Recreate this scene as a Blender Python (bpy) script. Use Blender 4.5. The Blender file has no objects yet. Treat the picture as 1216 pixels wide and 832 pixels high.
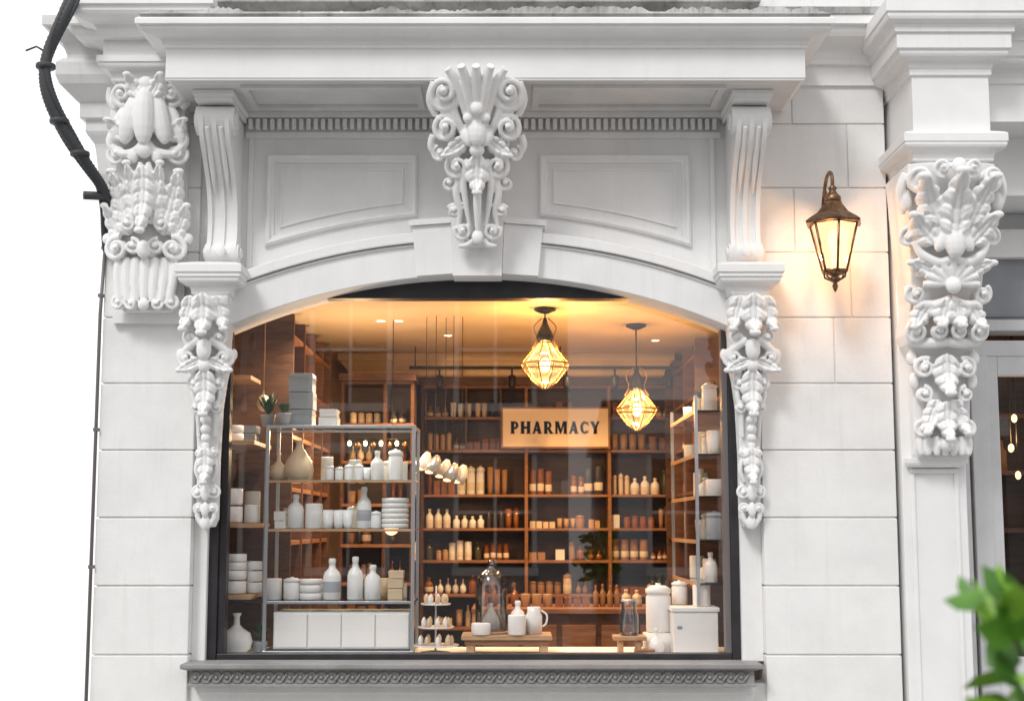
import bpy, math, random
from mathutils import Vector, Matrix
random.seed(7)
R = math.radians
# ------------------------------------------------------------------ materials
def newmat(name):
    m = bpy.data.materials.new(name); m.use_nodes = True
    nt = m.node_tree; b = nt.nodes['Principled BSDF']
    return m, nt, b
def simple(name, col, rough=.5, metal=0., emit=None, es=0., noise=None, bump=0., bscale=60., spec=None):
    m, nt, b = newmat(name)
    b.inputs['Base Color'].default_value = (*col, 1)
    b.inputs['Roughness'].default_value = rough
    b.inputs['Metallic'].default_value = metal
    if spec is not None: b.inputs['Specular IOR Level'].default_value = spec
    if emit:
        b.inputs['Emission Color'].default_value = (*emit, 1); b.inputs['Emission Strength'].default_value = es
    tc = nt.nodes.new('ShaderNodeTexCoord')
    if noise:
        n = nt.nodes.new('ShaderNodeTexNoise'); n.inputs['Scale'].default_value = noise[1]; n.inputs['Detail'].default_value = 5
        r = nt.nodes.new('ShaderNodeValToRGB')
        r.color_ramp.elements[0].position = .35; r.color_ramp.elements[1].position = .68
        r.color_ramp.elements[0].color = (*noise[0], 1); r.color_ramp.elements[1].color = (*col, 1)
        nt.links.new(tc.outputs['Object'], n.inputs['Vector']); nt.links.new(n.outputs['Fac'], r.inputs['Fac'])
        nt.links.new(r.outputs['Color'], b.inputs['Base Color'])
    if bump:
        n2 = nt.nodes.new('ShaderNodeTexNoise'); n2.inputs['Scale'].default_value = bscale; n2.inputs['Detail'].default_value = 4
        bp = nt.nodes.new('ShaderNodeBump'); bp.inputs['Strength'].default_value = bump; bp.inputs['Distance'].default_value = .004
        nt.links.new(tc.outputs['Object'], n2.inputs['Vector']); nt.links.new(n2.outputs['Fac'], bp.inputs['Height'])
        nt.links.new(bp.outputs['Normal'], b.inputs['Normal'])
    return m
def stucco(name, c1=(.80,.80,.805), c2=(.70,.70,.70), dirt=(.42,.40,.37), dirtamt=.25, bump=.35, bs=45):
    m, nt, b = newmat(name); L = nt.links
    tc = nt.nodes.new('ShaderNodeTexCoord')
    n = nt.nodes.new('ShaderNodeTexNoise'); n.inputs['Scale'].default_value = 3.; n.inputs['Detail'].default_value = 6; n.inputs['Roughness'].default_value=.6
    L.new(tc.outputs['Object'], n.inputs['Vector'])
    r = nt.nodes.new('ShaderNodeValToRGB'); r.color_ramp.elements[0].position=.35; r.color_ramp.elements[1].position=.62
    r.color_ramp.elements[0].color=(*c2,1); r.color_ramp.elements[1].color=(*c1,1)
    L.new(n.outputs['Fac'], r.inputs['Fac'])
    mp = nt.nodes.new('ShaderNodeMapping'); mp.inputs['Scale'].default_value=(14,14,1.1)
    L.new(tc.outputs['Object'], mp.inputs['Vector'])
    n2 = nt.nodes.new('ShaderNodeTexNoise'); n2.inputs['Scale'].default_value=1.; n2.inputs['Detail'].default_value=6; n2.inputs['Roughness'].default_value=.7
    L.new(mp.outputs['Vector'], n2.inputs['Vector'])
    mr = nt.nodes.new('ShaderNodeMapRange'); mr.inputs['From Min'].default_value=.54; mr.inputs['From Max'].default_value=.8
    mr.inputs['To Max'].default_value=dirtamt
    L.new(n2.outputs['Fac'], mr.inputs['Value'])
    mx = nt.nodes.new('ShaderNodeMixRGB'); mx.inputs['Color2'].default_value=(*dirt,1)
    L.new(mr.outputs['Result'], mx.inputs['Fac']); L.new(r.outputs['Color'], mx.inputs['Color1'])
    L.new(mx.outputs['Color'], b.inputs['Base Color'])
    b.inputs['Roughness'].default_value=.62
    n3 = nt.nodes.new('ShaderNodeTexNoise'); n3.inputs['Scale'].default_value=bs; n3.inputs['Detail'].default_value=4
    L.new(tc.outputs['Object'], n3.inputs['Vector'])
    bp = nt.nodes.new('ShaderNodeBump'); bp.inputs['Strength'].default_value=bump; bp.inputs['Distance'].default_value=.005
    L.new(n3.outputs['Fac'], bp.inputs['Height']); L.new(bp.outputs['Normal'], b.inputs['Normal'])
    return m
def wood(name, c1, c2, sc=6., rough=.5):
    m, nt, b = newmat(name); L = nt.links
    tc = nt.nodes.new('ShaderNodeTexCoord'); mp = nt.nodes.new('ShaderNodeMapping'); mp.inputs['Scale'].default_value=(1,6,6)
    n = nt.nodes.new('ShaderNodeTexNoise'); n.inputs['Scale'].default_value=sc; n.inputs['Detail'].default_value=5; n.inputs['Distortion'].default_value=.6
    r = nt.nodes.new('ShaderNodeValToRGB'); r.color_ramp.elements[0].position=.3; r.color_ramp.elements[1].position=.7
    r.color_ramp.elements[0].color=(*c1,1); r.color_ramp.elements[1].color=(*c2,1)
    L.new(tc.outputs['Object'], mp.inputs['Vector']); L.new(mp.outputs['Vector'], n.inputs['Vector'])
    L.new(n.outputs['Fac'], r.inputs['Fac']); L.new(r.outputs['Color'], b.inputs['Base Color'])
    b.inputs['Roughness'].default_value=rough
    return m
def thin_glass(name, tint=(1,1,1), ior=1.5, boost=1.6, rough=0., emit=None, es=0, haze=0.):
    m = bpy.data.materials.new(name); m.use_nodes=True; nt=m.node_tree; nt.nodes.clear(); L=nt.links
    o=nt.nodes.new('ShaderNodeOutputMaterial'); mix=nt.nodes.new('ShaderNodeMixShader')
    t=nt.nodes.new('ShaderNodeBsdfTransparent'); t.inputs['Color'].default_value=(*tint,1)
    g=nt.nodes.new('ShaderNodeBsdfGlossy'); g.inputs['Roughness'].default_value=rough
    f=nt.nodes.new('ShaderNodeFresnel'); f.inputs['IOR'].default_value=ior
    mu=nt.nodes.new('ShaderNodeMath'); mu.operation='MULTIPLY'; mu.inputs[1].default_value=boost; mu.use_clamp=True
    L.new(f.outputs[0], mu.inputs[0]); L.new(mu.outputs[0], mix.inputs['Fac'])
    src=t.outputs[0]
    if emit:
        e=nt.nodes.new('ShaderNodeEmission'); e.inputs['Color'].default_value=(*emit,1); e.inputs['Strength'].default_value=es
        m2=nt.nodes.new('ShaderNodeMixShader'); m2.inputs['Fac'].default_value=haze
        L.new(src,m2.inputs[1]); L.new(e.outputs[0],m2.inputs[2]); src=m2.outputs[0]
    L.new(src, mix.inputs[1]); L.new(g.outputs[0], mix.inputs[2]); L.new(mix.outputs[0], o.inputs['Surface'])
    return m
M_wall = stucco('white_masonry_paint', (.84,.832,.822),(.77,.762,.752), dirtamt=.2, bump=.28)
M_trim = stucco('white_trim_paint', (.84,.835,.83),(.79,.785,.78), dirtamt=.16, bump=.12, bs=30)
M_carve = stucco('white_carved_plaster', (.85,.847,.845),(.79,.787,.785), dirtamt=.12, bump=.12, bs=40)
M_weather = stucco('weathered_stone', (.50,.49,.48),(.22,.22,.21),(.06,.06,.06),.85,1.,30)
M_soffit = stucco('shaded_soffit_paint', (.70,.695,.69),(.62,.615,.61), dirtamt=.35, bump=.15)  # white paint with underside shade put into the colour, plus dirt streaks
M_sillgrey = stucco('grey_sill_stone', (.30,.29,.29),(.22,.21,.21),(.12,.12,.12),.4,.3,60)
M_frame = simple('dark_window_frame', (.035,.03,.035), .4, noise=((.02,.018,.02),8))
M_frame2 = simple('grey_inner_frame', (.16,.14,.14), .4)
M_cable = simple('black_cable_rubber', (.045,.047,.052), .6, bump=.5, bscale=90)
M_bronze = simple('aged_bronze', (.30,.17,.09), .36, .75, noise=((.12,.065,.035),25))
M_lampglass = simple('lit_frosted_glass', (.9,.7,.45), .4, emit=(1.,.62,.30), es=2.6)
M_bulb = simple('lit_bulb', (1,.8,.5), .4, emit=(1.,.72,.38), es=14.)
M_spot = simple('lit_downlight', (1,.9,.7), .4, emit=(1.,.80,.5), es=9.)
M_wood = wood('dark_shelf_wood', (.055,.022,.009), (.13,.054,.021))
M_woodlit = wood('lit_shelf_wood', (.19,.078,.027), (.31,.138,.050))  # brighter copy of the shelf wood, lamp light put into the colour
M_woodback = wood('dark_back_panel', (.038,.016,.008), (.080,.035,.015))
M_lightwood = wood('light_table_wood', (.38,.22,.11), (.52,.33,.18))
M_ceil = simple('cream_ceiling', (.76,.61,.41), .7, noise=((.70,.55,.36),2))
M_inwall = simple('warm_plaster', (.60,.46,.31), .7, noise=((.52,.39,.26),3))
M_floor = wood('shop_floor', (.12,.07,.04), (.2,.12,.07), 3)
M_white = simple('white_glaze', (.84,.84,.83), .22, noise=((.80,.80,.79),9))
M_white2 = simple('matt_white_ceramic', (.81,.80,.78), .55)
M_cream = simple('cream_ceramic', (.66,.51,.33), .4)
M_tan = simple('tan_ceramic', (.45,.28,.14), .5)
M_amber = simple('amber_glass', (.24,.085,.02), .12)
M_brown = simple('kraft_box', (.32,.17,.075), .7)
M_dkbottle = simple('dark_bottle', (.05,.045,.045), .2)
M_green = simple('green_bottle', (.07,.07,.04), .2)
M_greyblue = simple('grey_blue_box', (.36,.40,.44), .6, noise=((.31,.35,.39),12))
M_label = simple('grey_print', (.35,.37,.4), .5)
M_paper = simple('paper_label', (.70,.62,.48), .7)
M_steel = simple('brushed_steel', (.55,.58,.61), .3, .8)
M_dkmetal = simple('black_metal', (.03,.028,.025), .45, .6)
M_brass = simple('brass', (.50,.30,.11), .3, .9)
M_glass = thin_glass('window_glass', (.98,.98,.985), 1.5, 2.3)
M_shelfglass = thin_glass('shelf_glass', (.80,.88,.90), 1.5, 1.6)
M_jarglass = thin_glass('jar_glass', (.90,.92,.93), 1.6, 2.4)
M_pendglass = thin_glass('pendant_glass', (1.,.86,.62), 1.5, 2.0, .1, (1,.66,.30), 1.15, .35)
M_lantglass = thin_glass('lantern_glass', (1.,.93,.82), 1.5, 1.5, .1, (1,.74,.42), 1.9, .66)
M_sign = simple('cream_sign_board', (.76,.57,.34), .5, emit=(1.,.62,.28), es=.18, noise=((.70,.51,.30),3))  # weak emission added so the board looks lit; it is no lamp
M_ink = simple('black_sign_ink', (.006,.005,.005), .9, spec=.05)
M_leaf = simple('green_leaf', (.09,.24,.018), .45, noise=((.05,.15,.012),9))
M_leaf2 = simple('pale_green_leaf', (.21,.42,.035), .45)
M_pl = simple('houseplant_leaf', (.035,.085,.03), .5)
M_bark = simple('bark', (.10,.07,.05), .8, bump=.6)
M_terra = simple('clay', (.30,.16,.10), .7)
M_asph = simple('asphalt', (.05,.05,.052), .85, noise=((.035,.035,.037),20), bump=.6, bscale=200)
M_pave = simple('paving', (.44,.43,.41), .8, noise=((.36,.35,.34),5), bump=.4)
M_kerb = simple('kerb_stone', (.33,.32,.31), .8, bump=.4)
M_mark = simple('road_paint', (.7,.7,.68), .6)
M_ground = simple('blown_out_white_ground', (.80,.80,.79), .9, noise=((.76,.76,.75),.5))  # near-white colour stands in for overexposed background, also bounces light onto the facade
M_greypanel = simple('grey_panel_paint', (.30,.31,.33), .5, noise=((.24,.25,.27),4))
M_doorpaint = stucco('door_paint', (.66,.66,.67),(.58,.58,.59), dirtamt=.2, bump=.1)
M_brickA = simple('opposite_brick', (.27,.24,.23), .8, noise=((.17,.15,.14),4))
M_brickB = simple('opposite_render', (.34,.36,.38), .8, noise=((.25,.27,.29),2))
M_brickC = simple('opposite_pale_render', (.68,.73,.78), .8, noise=((.50,.55,.60),1))
M_oppwin = simple('opposite_window', (.04,.05,.06), .15)
M_slate = simple('slate', (.09,.09,.10), .6)

# ------------------------------------------------------------------ mesh builder
class MB:
    def __init__(s): s.v=[]; s.f=[]; s.m=[]; s.mats=[]; s.sm=[]
    def mi(s, mat):
        if mat not in s.mats: s.mats.append(mat)
        return s.mats.index(mat)
    def add(s, vs, fs, mat, smooth=False):
        o=len(s.v); s.v += [tuple(v) for v in vs]; k=s.mi(mat)
        for f in fs: s.f.append(tuple(i+o for i in f)); s.m.append(k); s.sm.append(smooth)
    def box(s,x0,x1,y0,y1,z0,z1,mat):
        s.add([(x0,y0,z0),(x1,y0,z0),(x1,y1,z0),(x0,y1,z0),(x0,y0,z1),(x1,y0,z1),(x1,y1,z1),(x0,y1,z1)],
          [(0,3,2,1),(4,5,6,7),(0,1,5,4),(1,2,6,5),(2,3,7,6),(3,0,4,7)],mat)
    def prism(s, poly, a0, a1, mat, axis='x', smooth=False):
        n=len(poly)
        def P(p,a):
            return (a,p[0],p[1]) if axis=='x' else ((p[0],a,p[1]) if axis=='y' else (p[0],p[1],a))
        vs=[P(p,a0) for p in poly]+[P(p,a1) for p in poly]
        fs=[(i,(i+1)%n,n+(i+1)%n,n+i) for i in range(n)]
        s.add(vs,fs,mat,smooth)
        s.add(vs,[tuple(range(n))[::-1],tuple(range(n,2*n))],mat,False)
    def cap(s,x0,x1,yf,yb,prof,mat):
        vs=[]
        for o,z in prof: vs += [(x0-o,yb,z),(x0-o,yf-o,z),(x1+o,yf-o,z),(x1+o,yb,z)]
        fs=[]
        for i in range(len(prof)-1):
            a=4*i; b=a+4
            for k in range(3): fs.append((a+k,a+k+1,b+k+1,b+k))
        fs.append((0,3,2,1)); t=4*(len(prof)-1); fs.append((t,t+1,t+2,t+3))
        s.add(vs,fs,mat)
    def lathe(s, prof, c, mat, n=16, smooth=True, capends=True, axis='z'):
        vs=[];fs=[]
        for r,z in prof:
            for i in range(n):
                a=2*math.pi*i/n+(.26 if n<9 else 0)
                if axis=='z': vs.append((c[0]+r*math.cos(a),c[1]+r*math.sin(a),c[2]+z))
                else: vs.append((c[0]+r*math.cos(a),c[1]+z,c[2]+r*math.sin(a)))
        for j in range(len(prof)-1):
            for i in range(n):
                k=(i+1)%n; fs.append((j*n+i,j*n+k,(j+1)*n+k,(j+1)*n+i))
        if capends: fs.append(tuple(range(n))[::-1]); fs.append(tuple(range((len(prof)-1)*n,len(prof)*n)))
        s.add(vs,fs,mat,smooth)
    def tube(s, pts, rad, mat, n=8, smooth=True):
        pts=[Vector(p) for p in pts]; m=len(pts)
        if not isinstance(rad,(list,tuple)): rad=[rad]*m
        t0=(pts[1]-pts[0]).normalized(); u=t0.orthogonal().normalized(); vs=[];fs=[]
        for i,p in enumerate(pts):
            t=(pts[min(i+1,m-1)]-pts[max(i-1,0)])
            t=t.normalized() if t.length>1e-9 else t0
            u=(u-t*u.dot(t)); u=u.normalized() if u.length>1e-6 else t.orthogonal().normalized()
            w=t.cross(u)
            for k in range(n):
                a=2*math.pi*k/n; vs.append(p+(u*math.cos(a)+w*math.sin(a))*rad[i])
        for j in range(m-1):
            for i in range(n):
                k=(i+1)%n; fs.append((j*n+i,j*n+k,(j+1)*n+k,(j+1)*n+i))
        fs.append(tuple(range(n))[::-1]); fs.append(tuple(range((m-1)*n,m*n)))
        s.add(vs,fs,mat,smooth)
    def ellip(s,c,r,mat,n=14,m=9,rot=0.):
        prof=[(max(math.sin(math.pi*j/m),.02),-math.cos(math.pi*j/m)) for j in range(m+1)]
        vs=[];fs=[]; cr,sr=math.cos(rot),math.sin(rot)
        for q,z in prof:
            for i in range(n):
                a=2*math.pi*i/n; x=r[0]*q*math.cos(a); y=r[1]*q*math.sin(a); zz=r[2]*z
                vs.append((c[0]+x*cr-zz*sr, c[1]+y, c[2]+x*sr+zz*cr))
        for j in range(m):
            for i in range(n):
                k=(i+1)%n; fs.append((j*n+i,j*n+k,(j+1)*n+k,(j+1)*n+i))
        fs.append(tuple(range(n))[::-1]); fs.append(tuple(range(m*n,(m+1)*n)))
        s.add(vs,fs,mat,True)
    def build(s,name,parent=None,bevel=0.,remesh=0.,segs=2):
        me=bpy.data.meshes.new(name); me.from_pydata(s.v,[],s.f)
        for mt in s.mats: me.materials.append(mt)
        me.polygons.foreach_set('material_index',s.m); me.polygons.foreach_set('use_smooth',s.sm); me.update()
        import bmesh
        bm=bmesh.new(); bm.from_mesh(me); bmesh.ops.recalc_face_normals(bm,faces=bm.faces); bm.to_mesh(me); bm.free()
        ob=bpy.data.objects.new(name,me); bpy.context.scene.collection.objects.link(ob)
        if parent: ob.parent=parent
        if bevel:
            b=ob.modifiers.new('bev','BEVEL'); b.width=bevel; b.segments=segs; b.limit_method='ANGLE'; b.angle_limit=R(40)
        if remesh:
            r=ob.modifiers.new('rm','REMESH'); r.mode='VOXEL'; r.voxel_size=remesh; r.use_smooth_shade=True
            sm=ob.modifiers.new('sm','SMOOTH'); sm.factor=.5; sm.iterations=1
        return ob
def empty(name, loc=(0,0,0)):
    e=bpy.data.objects.new(name,None); e.location=loc; bpy.context.scene.collection.objects.link(e); e.empty_display_size=.1
    return e
def cyma(o0,z0,o1,z1,n=7):
    out=[]
    for i in range(n+1):
        t=i/n; out.append((o0+(o1-o0)*(t-.16*math.sin(2*math.pi*t)), z0+(z1-z0)*(t+.10*math.sin(2*math.pi*t))))
    return out
def catmull(c,n=6):
    c=[Vector(p) for p in c]; P=[c[0]]+c+[c[-1]]; out=[]
    for i in range(1,len(P)-2):
        for k in range(n):
            t=k/n; a,b,d,e=P[i-1],P[i],P[i+1],P[i+2]
            out.append(.5*((2*b)+(-a+d)*t+(2*a-5*b+4*d-e)*t*t+(-a+3*b-3*d+e)*t**3))
    out.append(c[-1]); return out

XC=-.205; ZC=-.615; AR=3.745
def arch(x,r=AR): return ZC+math.sqrt(r*r-(x-XC)**2)

B = empty('shop_building')
JZ=[.115+.395*i for i in range(18)]
# ------------------------------------------------------------------ masonry
mb=MB()
g=.0032
def course(x0,x1,za,zb,seams,y0=0,y1=.28):
    xs=[x0]+seams+[x1]
    for a,b in zip(xs,xs[1:]):
        mb.box(a+(g if a!=x0 else 0),b-(g if b!=x1 else 0),y0+random.uniform(0,.003),y1,za+g,zb-g,M_wall)
for i in range(len(JZ)-1):
    za,zb=JZ[i],JZ[i+1]
    if za<4.4:
        course(-2.44,-1.88,za,zb,[])
        sm=[1.92] if abs(za-2.485)<.05 else ([] if za<2.8 else ([2.03] if i%2 else [1.70]))
        course(1.475,2.26,za,zb,sm)
mb.box(-2.45,-1.87,-.02,.28,-.2,JZ[0]-g,M_wall); mb.box(1.465,2.27,-.02,.28,-.2,JZ[0]-g,M_wall)
mb.build('pier_blocks',B,bevel=.006)
mb=MB()
mb.box(-2.426,-1.892,.014,.4,-.2,4.9,M_wall); mb.box(1.487,2.25,.014,.5,-.2,4.9,M_wall)
mb.box(-2.424,-2.2,.4,5.0,-.2,7,M_wall)
mb.box(-1.89,1.485,.04,.25,-.2,.74,M_wall)
mb.box(-2.2,6.0,4.5,5.0,-.2,7,M_wall)
mb.box(-2.42,6.0,.02,.4,4.9,7,M_wall); mb.box(-2.2,6.0,.4,4.5,3.32,3.5,M_wall)
mb.box(-2.2,6.0,.4,4.5,6.9,7,M_slate)
mb.box(-1.88,-1.80,.085,.3,.86,2.95,M_wall); mb.box(1.35,1.475,.085,.3,.86,2.95,M_wall)
mb.build('wall_core',B,bevel=.004)
mb=MB(); mb.box(-1.80,1.40,.015,.04,.60,.735,M_trim); mb.box(-1.80,1.40,.0,.015,.685,.735,M_trim)
mb.box(-1.80,1.40,.0,.04,.1,.2,M_trim); mb.build('stall_riser_panel',B,bevel=.006)
# arch wall
mb=MB(); N=64; x0,x1=-1.885,1.48
vs=[];fs=[]
for i in range(N+1):
    x=x0+(x1-x0)*i/N; za=arch(x)
    vs += [(x,.05,za),(x,.05,4.2),(x,.3,za)]
for i in range(N):
    a=3*i; b=a+3; fs += [(a,b,b+1,a+1),(a,a+2,b+2,b)]
mb.add(vs,fs,M_trim); mb.box(x0,x1,.06,.4,4.1,4.9,M_wall)
mb.box(x0,x1,.3,.4,3.1,4.2,M_wall)
mb.build('spandrel_wall',B)
def ring(ri,ro,yf,yb,mat,name,xa=-1.86,xb=1.45,bev=.005):
    mb=MB(); N=72
    vs=[];fs=[]
    for i in range(N+1):
        x=xa+(xb-xa)*i/N; t=math.asin((x-XC)/ri)
        for r,y in ((ri,yb),(ri,yf),(ro,yf),(ro,yb)):
            vs.append((XC+r*math.sin(t),y,ZC+r*math.cos(t)))
    for i in range(N):
        a=4*i;b=a+4
        for k in range(4): fs.append((a+k,a+(k+1)%4,b+(k+1)%4,b+k))
    fs += [(0,1,2,3),(4*N+3,4*N+2,4*N+1,4*N)]
    mb.add(vs,fs,mat); return mb.build(name,B,bevel=bev)
ring(AR-.002,AR+.20,-.05,.13,M_trim,'arch_ring')
ring(AR+.205,AR+.265,-.085,.049,M_trim,'arch_outer_moulding')
ring(AR+.185,AR+.20,-.062,.049,M_trim,'arch_fillet')
mb=MB()
def wedge(xa,xb,r0,r1,yf,mat=M_trim):
    poly=[]
    for x,r in ((xa,r0),(xb,r0),(xb,r1),(xa,r1)):
        t=(x-XC)/AR; poly.append((XC+r*math.sin(t),ZC+r*math.cos(t)))
    mb.prism(poly,yf,.06,mat,'y')
wedge(XC-.145,XC+.145,AR-.02,AR+.42,-.15); wedge(XC-.36,XC-.147,AR+.0,AR+.30,-.105); wedge(XC+.147,XC+.36,AR+.0,AR+.30,-.105)
wedge(XC-.375,XC-.147,AR+.302,AR+.335,-.125); wedge(XC+.147,XC+.375,AR+.302,AR+.335,-.125)
mb.build('keystone',B,bevel=.008)
def loop_mould(pts,prof,yb,mat,name):
    n=len(pts); P=[Vector(p) for p in pts]; mb=MB(); vs=[];fs=[]
    for i in range(n):
        a=(P[i]-P[i-1]).normalized(); b=(P[(i+1)%n]-P[i]).normalized()
        na=Vector((-a.y,a.x)); nb=Vector((-b.y,b.x)); m=(na+nb); m=m/max(m.dot(na),.3) if m.length>0 else na
        for o,d in prof:
            q=P[i]+m*o; vs.append((q.x,yb-d,q.y))
    k=len(prof)
    for i in range(n):
        j=(i+1)%n
        for t in range(k-1): fs.append((i*k+t,j*k+t,j*k+t+1,i*k+t+1))
    mb.add(vs,fs,mat); return mb.build(name,B)
prof=[(0,-.002),(0,.024),(.012,.034),(.026,.030),(.036,.014),(.042,.012),(.050,.012),(.054,-.002)]
prof2=[(0,-.002),(.001,.012),(.012,.012),(.016,-.002)]
for s in (-1,1):
    for (ins,pf,nm,nseg) in ((0.,prof,'spandrel_panel',12),(.085,prof2,'spandrel_panel_bead',10)):
        xa,xb=.37+ins,1.285-ins
        pts=[(xa,3.885-ins),(xb,3.885-ins)]
        for i in range(nseg+1):
            x=xb+(xa-xb)*i/nseg; pts.append((x,arch(XC+x,AR+.39+ins)))
        pts=[(XC+s*x,z) for x,z in pts]
        area=sum(pts[i][0]*pts[(i+1)%len(pts)][1]-pts[(i+1)%len(pts)][0]*pts[i][1] for i in range(len(pts)))
        if area<0: pts=pts[::-1]
        loop_mould(pts,pf,.05,M_trim,nm)
mb=MB()
mb.box(-1.62,1.27,.02,.05,3.985,4.02,M_trim); mb.box(-1.62,1.27,-.01,.05,4.105,4.139,M_trim)
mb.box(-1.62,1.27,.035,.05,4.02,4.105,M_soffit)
x=-1.60
while x<1.25:
    mb.box(x,x+.026,-.005,.036,4.035,4.098,M_trim); x+=.044
mb.build('dentil_band',B,bevel=.003)
mb=MB()
for xa in (-1.60,1.20): mb.box(xa,xa+.03,.03,.05,3.15,3.985,M_trim)
mb.build('spandrel_side_fillets',B,bevel=.004)
# ------------------------------------------------------------------ main cornice
mb=MB()
prof=[(0,4.14),(0,4.148),(.006,4.152),(.006,4.318),(.02,4.322),(.02,4.34)]+cyma(.025,4.342,.13,4.415)+[(.15,4.418),(.15,4.45),(.135,4.462)]
mb.cap(-1.95,1.65,-.62,.05,prof,M_trim)
mb.build('main_cornice',B,bevel=.003)
mb=MB()
for (a,b) in ((-1.55,-.52),(.12,1.22)):
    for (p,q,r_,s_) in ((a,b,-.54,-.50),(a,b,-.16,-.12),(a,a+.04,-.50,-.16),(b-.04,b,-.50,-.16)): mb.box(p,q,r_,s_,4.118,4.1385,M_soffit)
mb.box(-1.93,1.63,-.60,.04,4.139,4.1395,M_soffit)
mb.build('cornice_soffit',B,bevel=.004)
mb=MB()
mb.cap(-1.97,1.67,-.66,0,[(.1,4.463),(.11,4.475),(.07,4.50),(-.05,4.53)],M_weather)
mb.cap(-2.43,2.24,-.02,.1,[(0,4.30),(0,4.42),(.03,4.425),(.03,4.45)]+cyma(.04,4.46,.2,4.60)+[(.235,4.605),(.235,4.66)],M_trim)
mb.cap(-2.43,2.24,-.02,.1,[(.245,4.662),(.255,4.70),(.20,4.72),(.10,4.76)],M_weather)
mb.cap(-1.7,1.4,-.30,.1,[(0,4.5),(0,4.66),(.06,4.70),(.06,4.76),(.09,4.8),(.09,4.9)],M_weather)
random.seed(11); vs=[];fs=[]; NX=260; hh=.02
for i in range(NX+1):
    x=-2.03+3.74*i/NX; hh=max(.004,min(.045,hh+random.uniform(-.012,.012))); d=random.uniform(-.006,.006)
    vs += [(x,-.755+d,4.476),(x,-.745+d,4.480+hh),(x,-.60,4.50+hh*.6)]
for i in range(NX):
    a=3*i; fs += [(a,a+3,a+4,a+1),(a+1,a+4,a+5,a+2)]
mb.add(vs,fs,M_weather)
mb.build('weathered_cornice_top',B)
mb=MB()
prf=[(.0,3.72),(.10,3.74),(.13,3.80),(.15,3.96),(.155,3.98),(.19,4.03),(.20,4.05),(.20,4.12),(.23,4.125),(.23,4.22),(.25,4.23),(.33,4.31),(.35,4.36),(.35,4.44),(.32,4.47),(.30,4.475),(.30,4.50),(.32,4.56),(.40,4.64),(.42,4.645),(.42,4.71),(.0,4.74)]
mb.cap(-2.42,-2.30,.30,5.0,prf,M_soffit)  # shade-toned paint greys the mouldings against the bright sky
mb.build('side_cornice',B,bevel=.004)
mb=MB()
mb.box(-2.37,-1.95,-.045,.01,2.84,4.30,M_trim)
mb.cap(-2.36,-1.96,-.20,.01,[(0,4.20),(0,4.26),(.02,4.265),(.02,4.285)]+cyma(.02,4.29,.08,4.36)+[(.09,4.362),(.09,4.40),(.06,4.41),(.06,4.50)],M_trim)
mb.cap(-2.37,-1.95,-.26,.01,[(.06,4.50),(.07,4.52)]+cyma(.07,4.52,.20,4.64)+[(.22,4.645),(.22,4.70)],M_trim)
mb.build('left_pilaster',B,bevel=.005)

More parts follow.
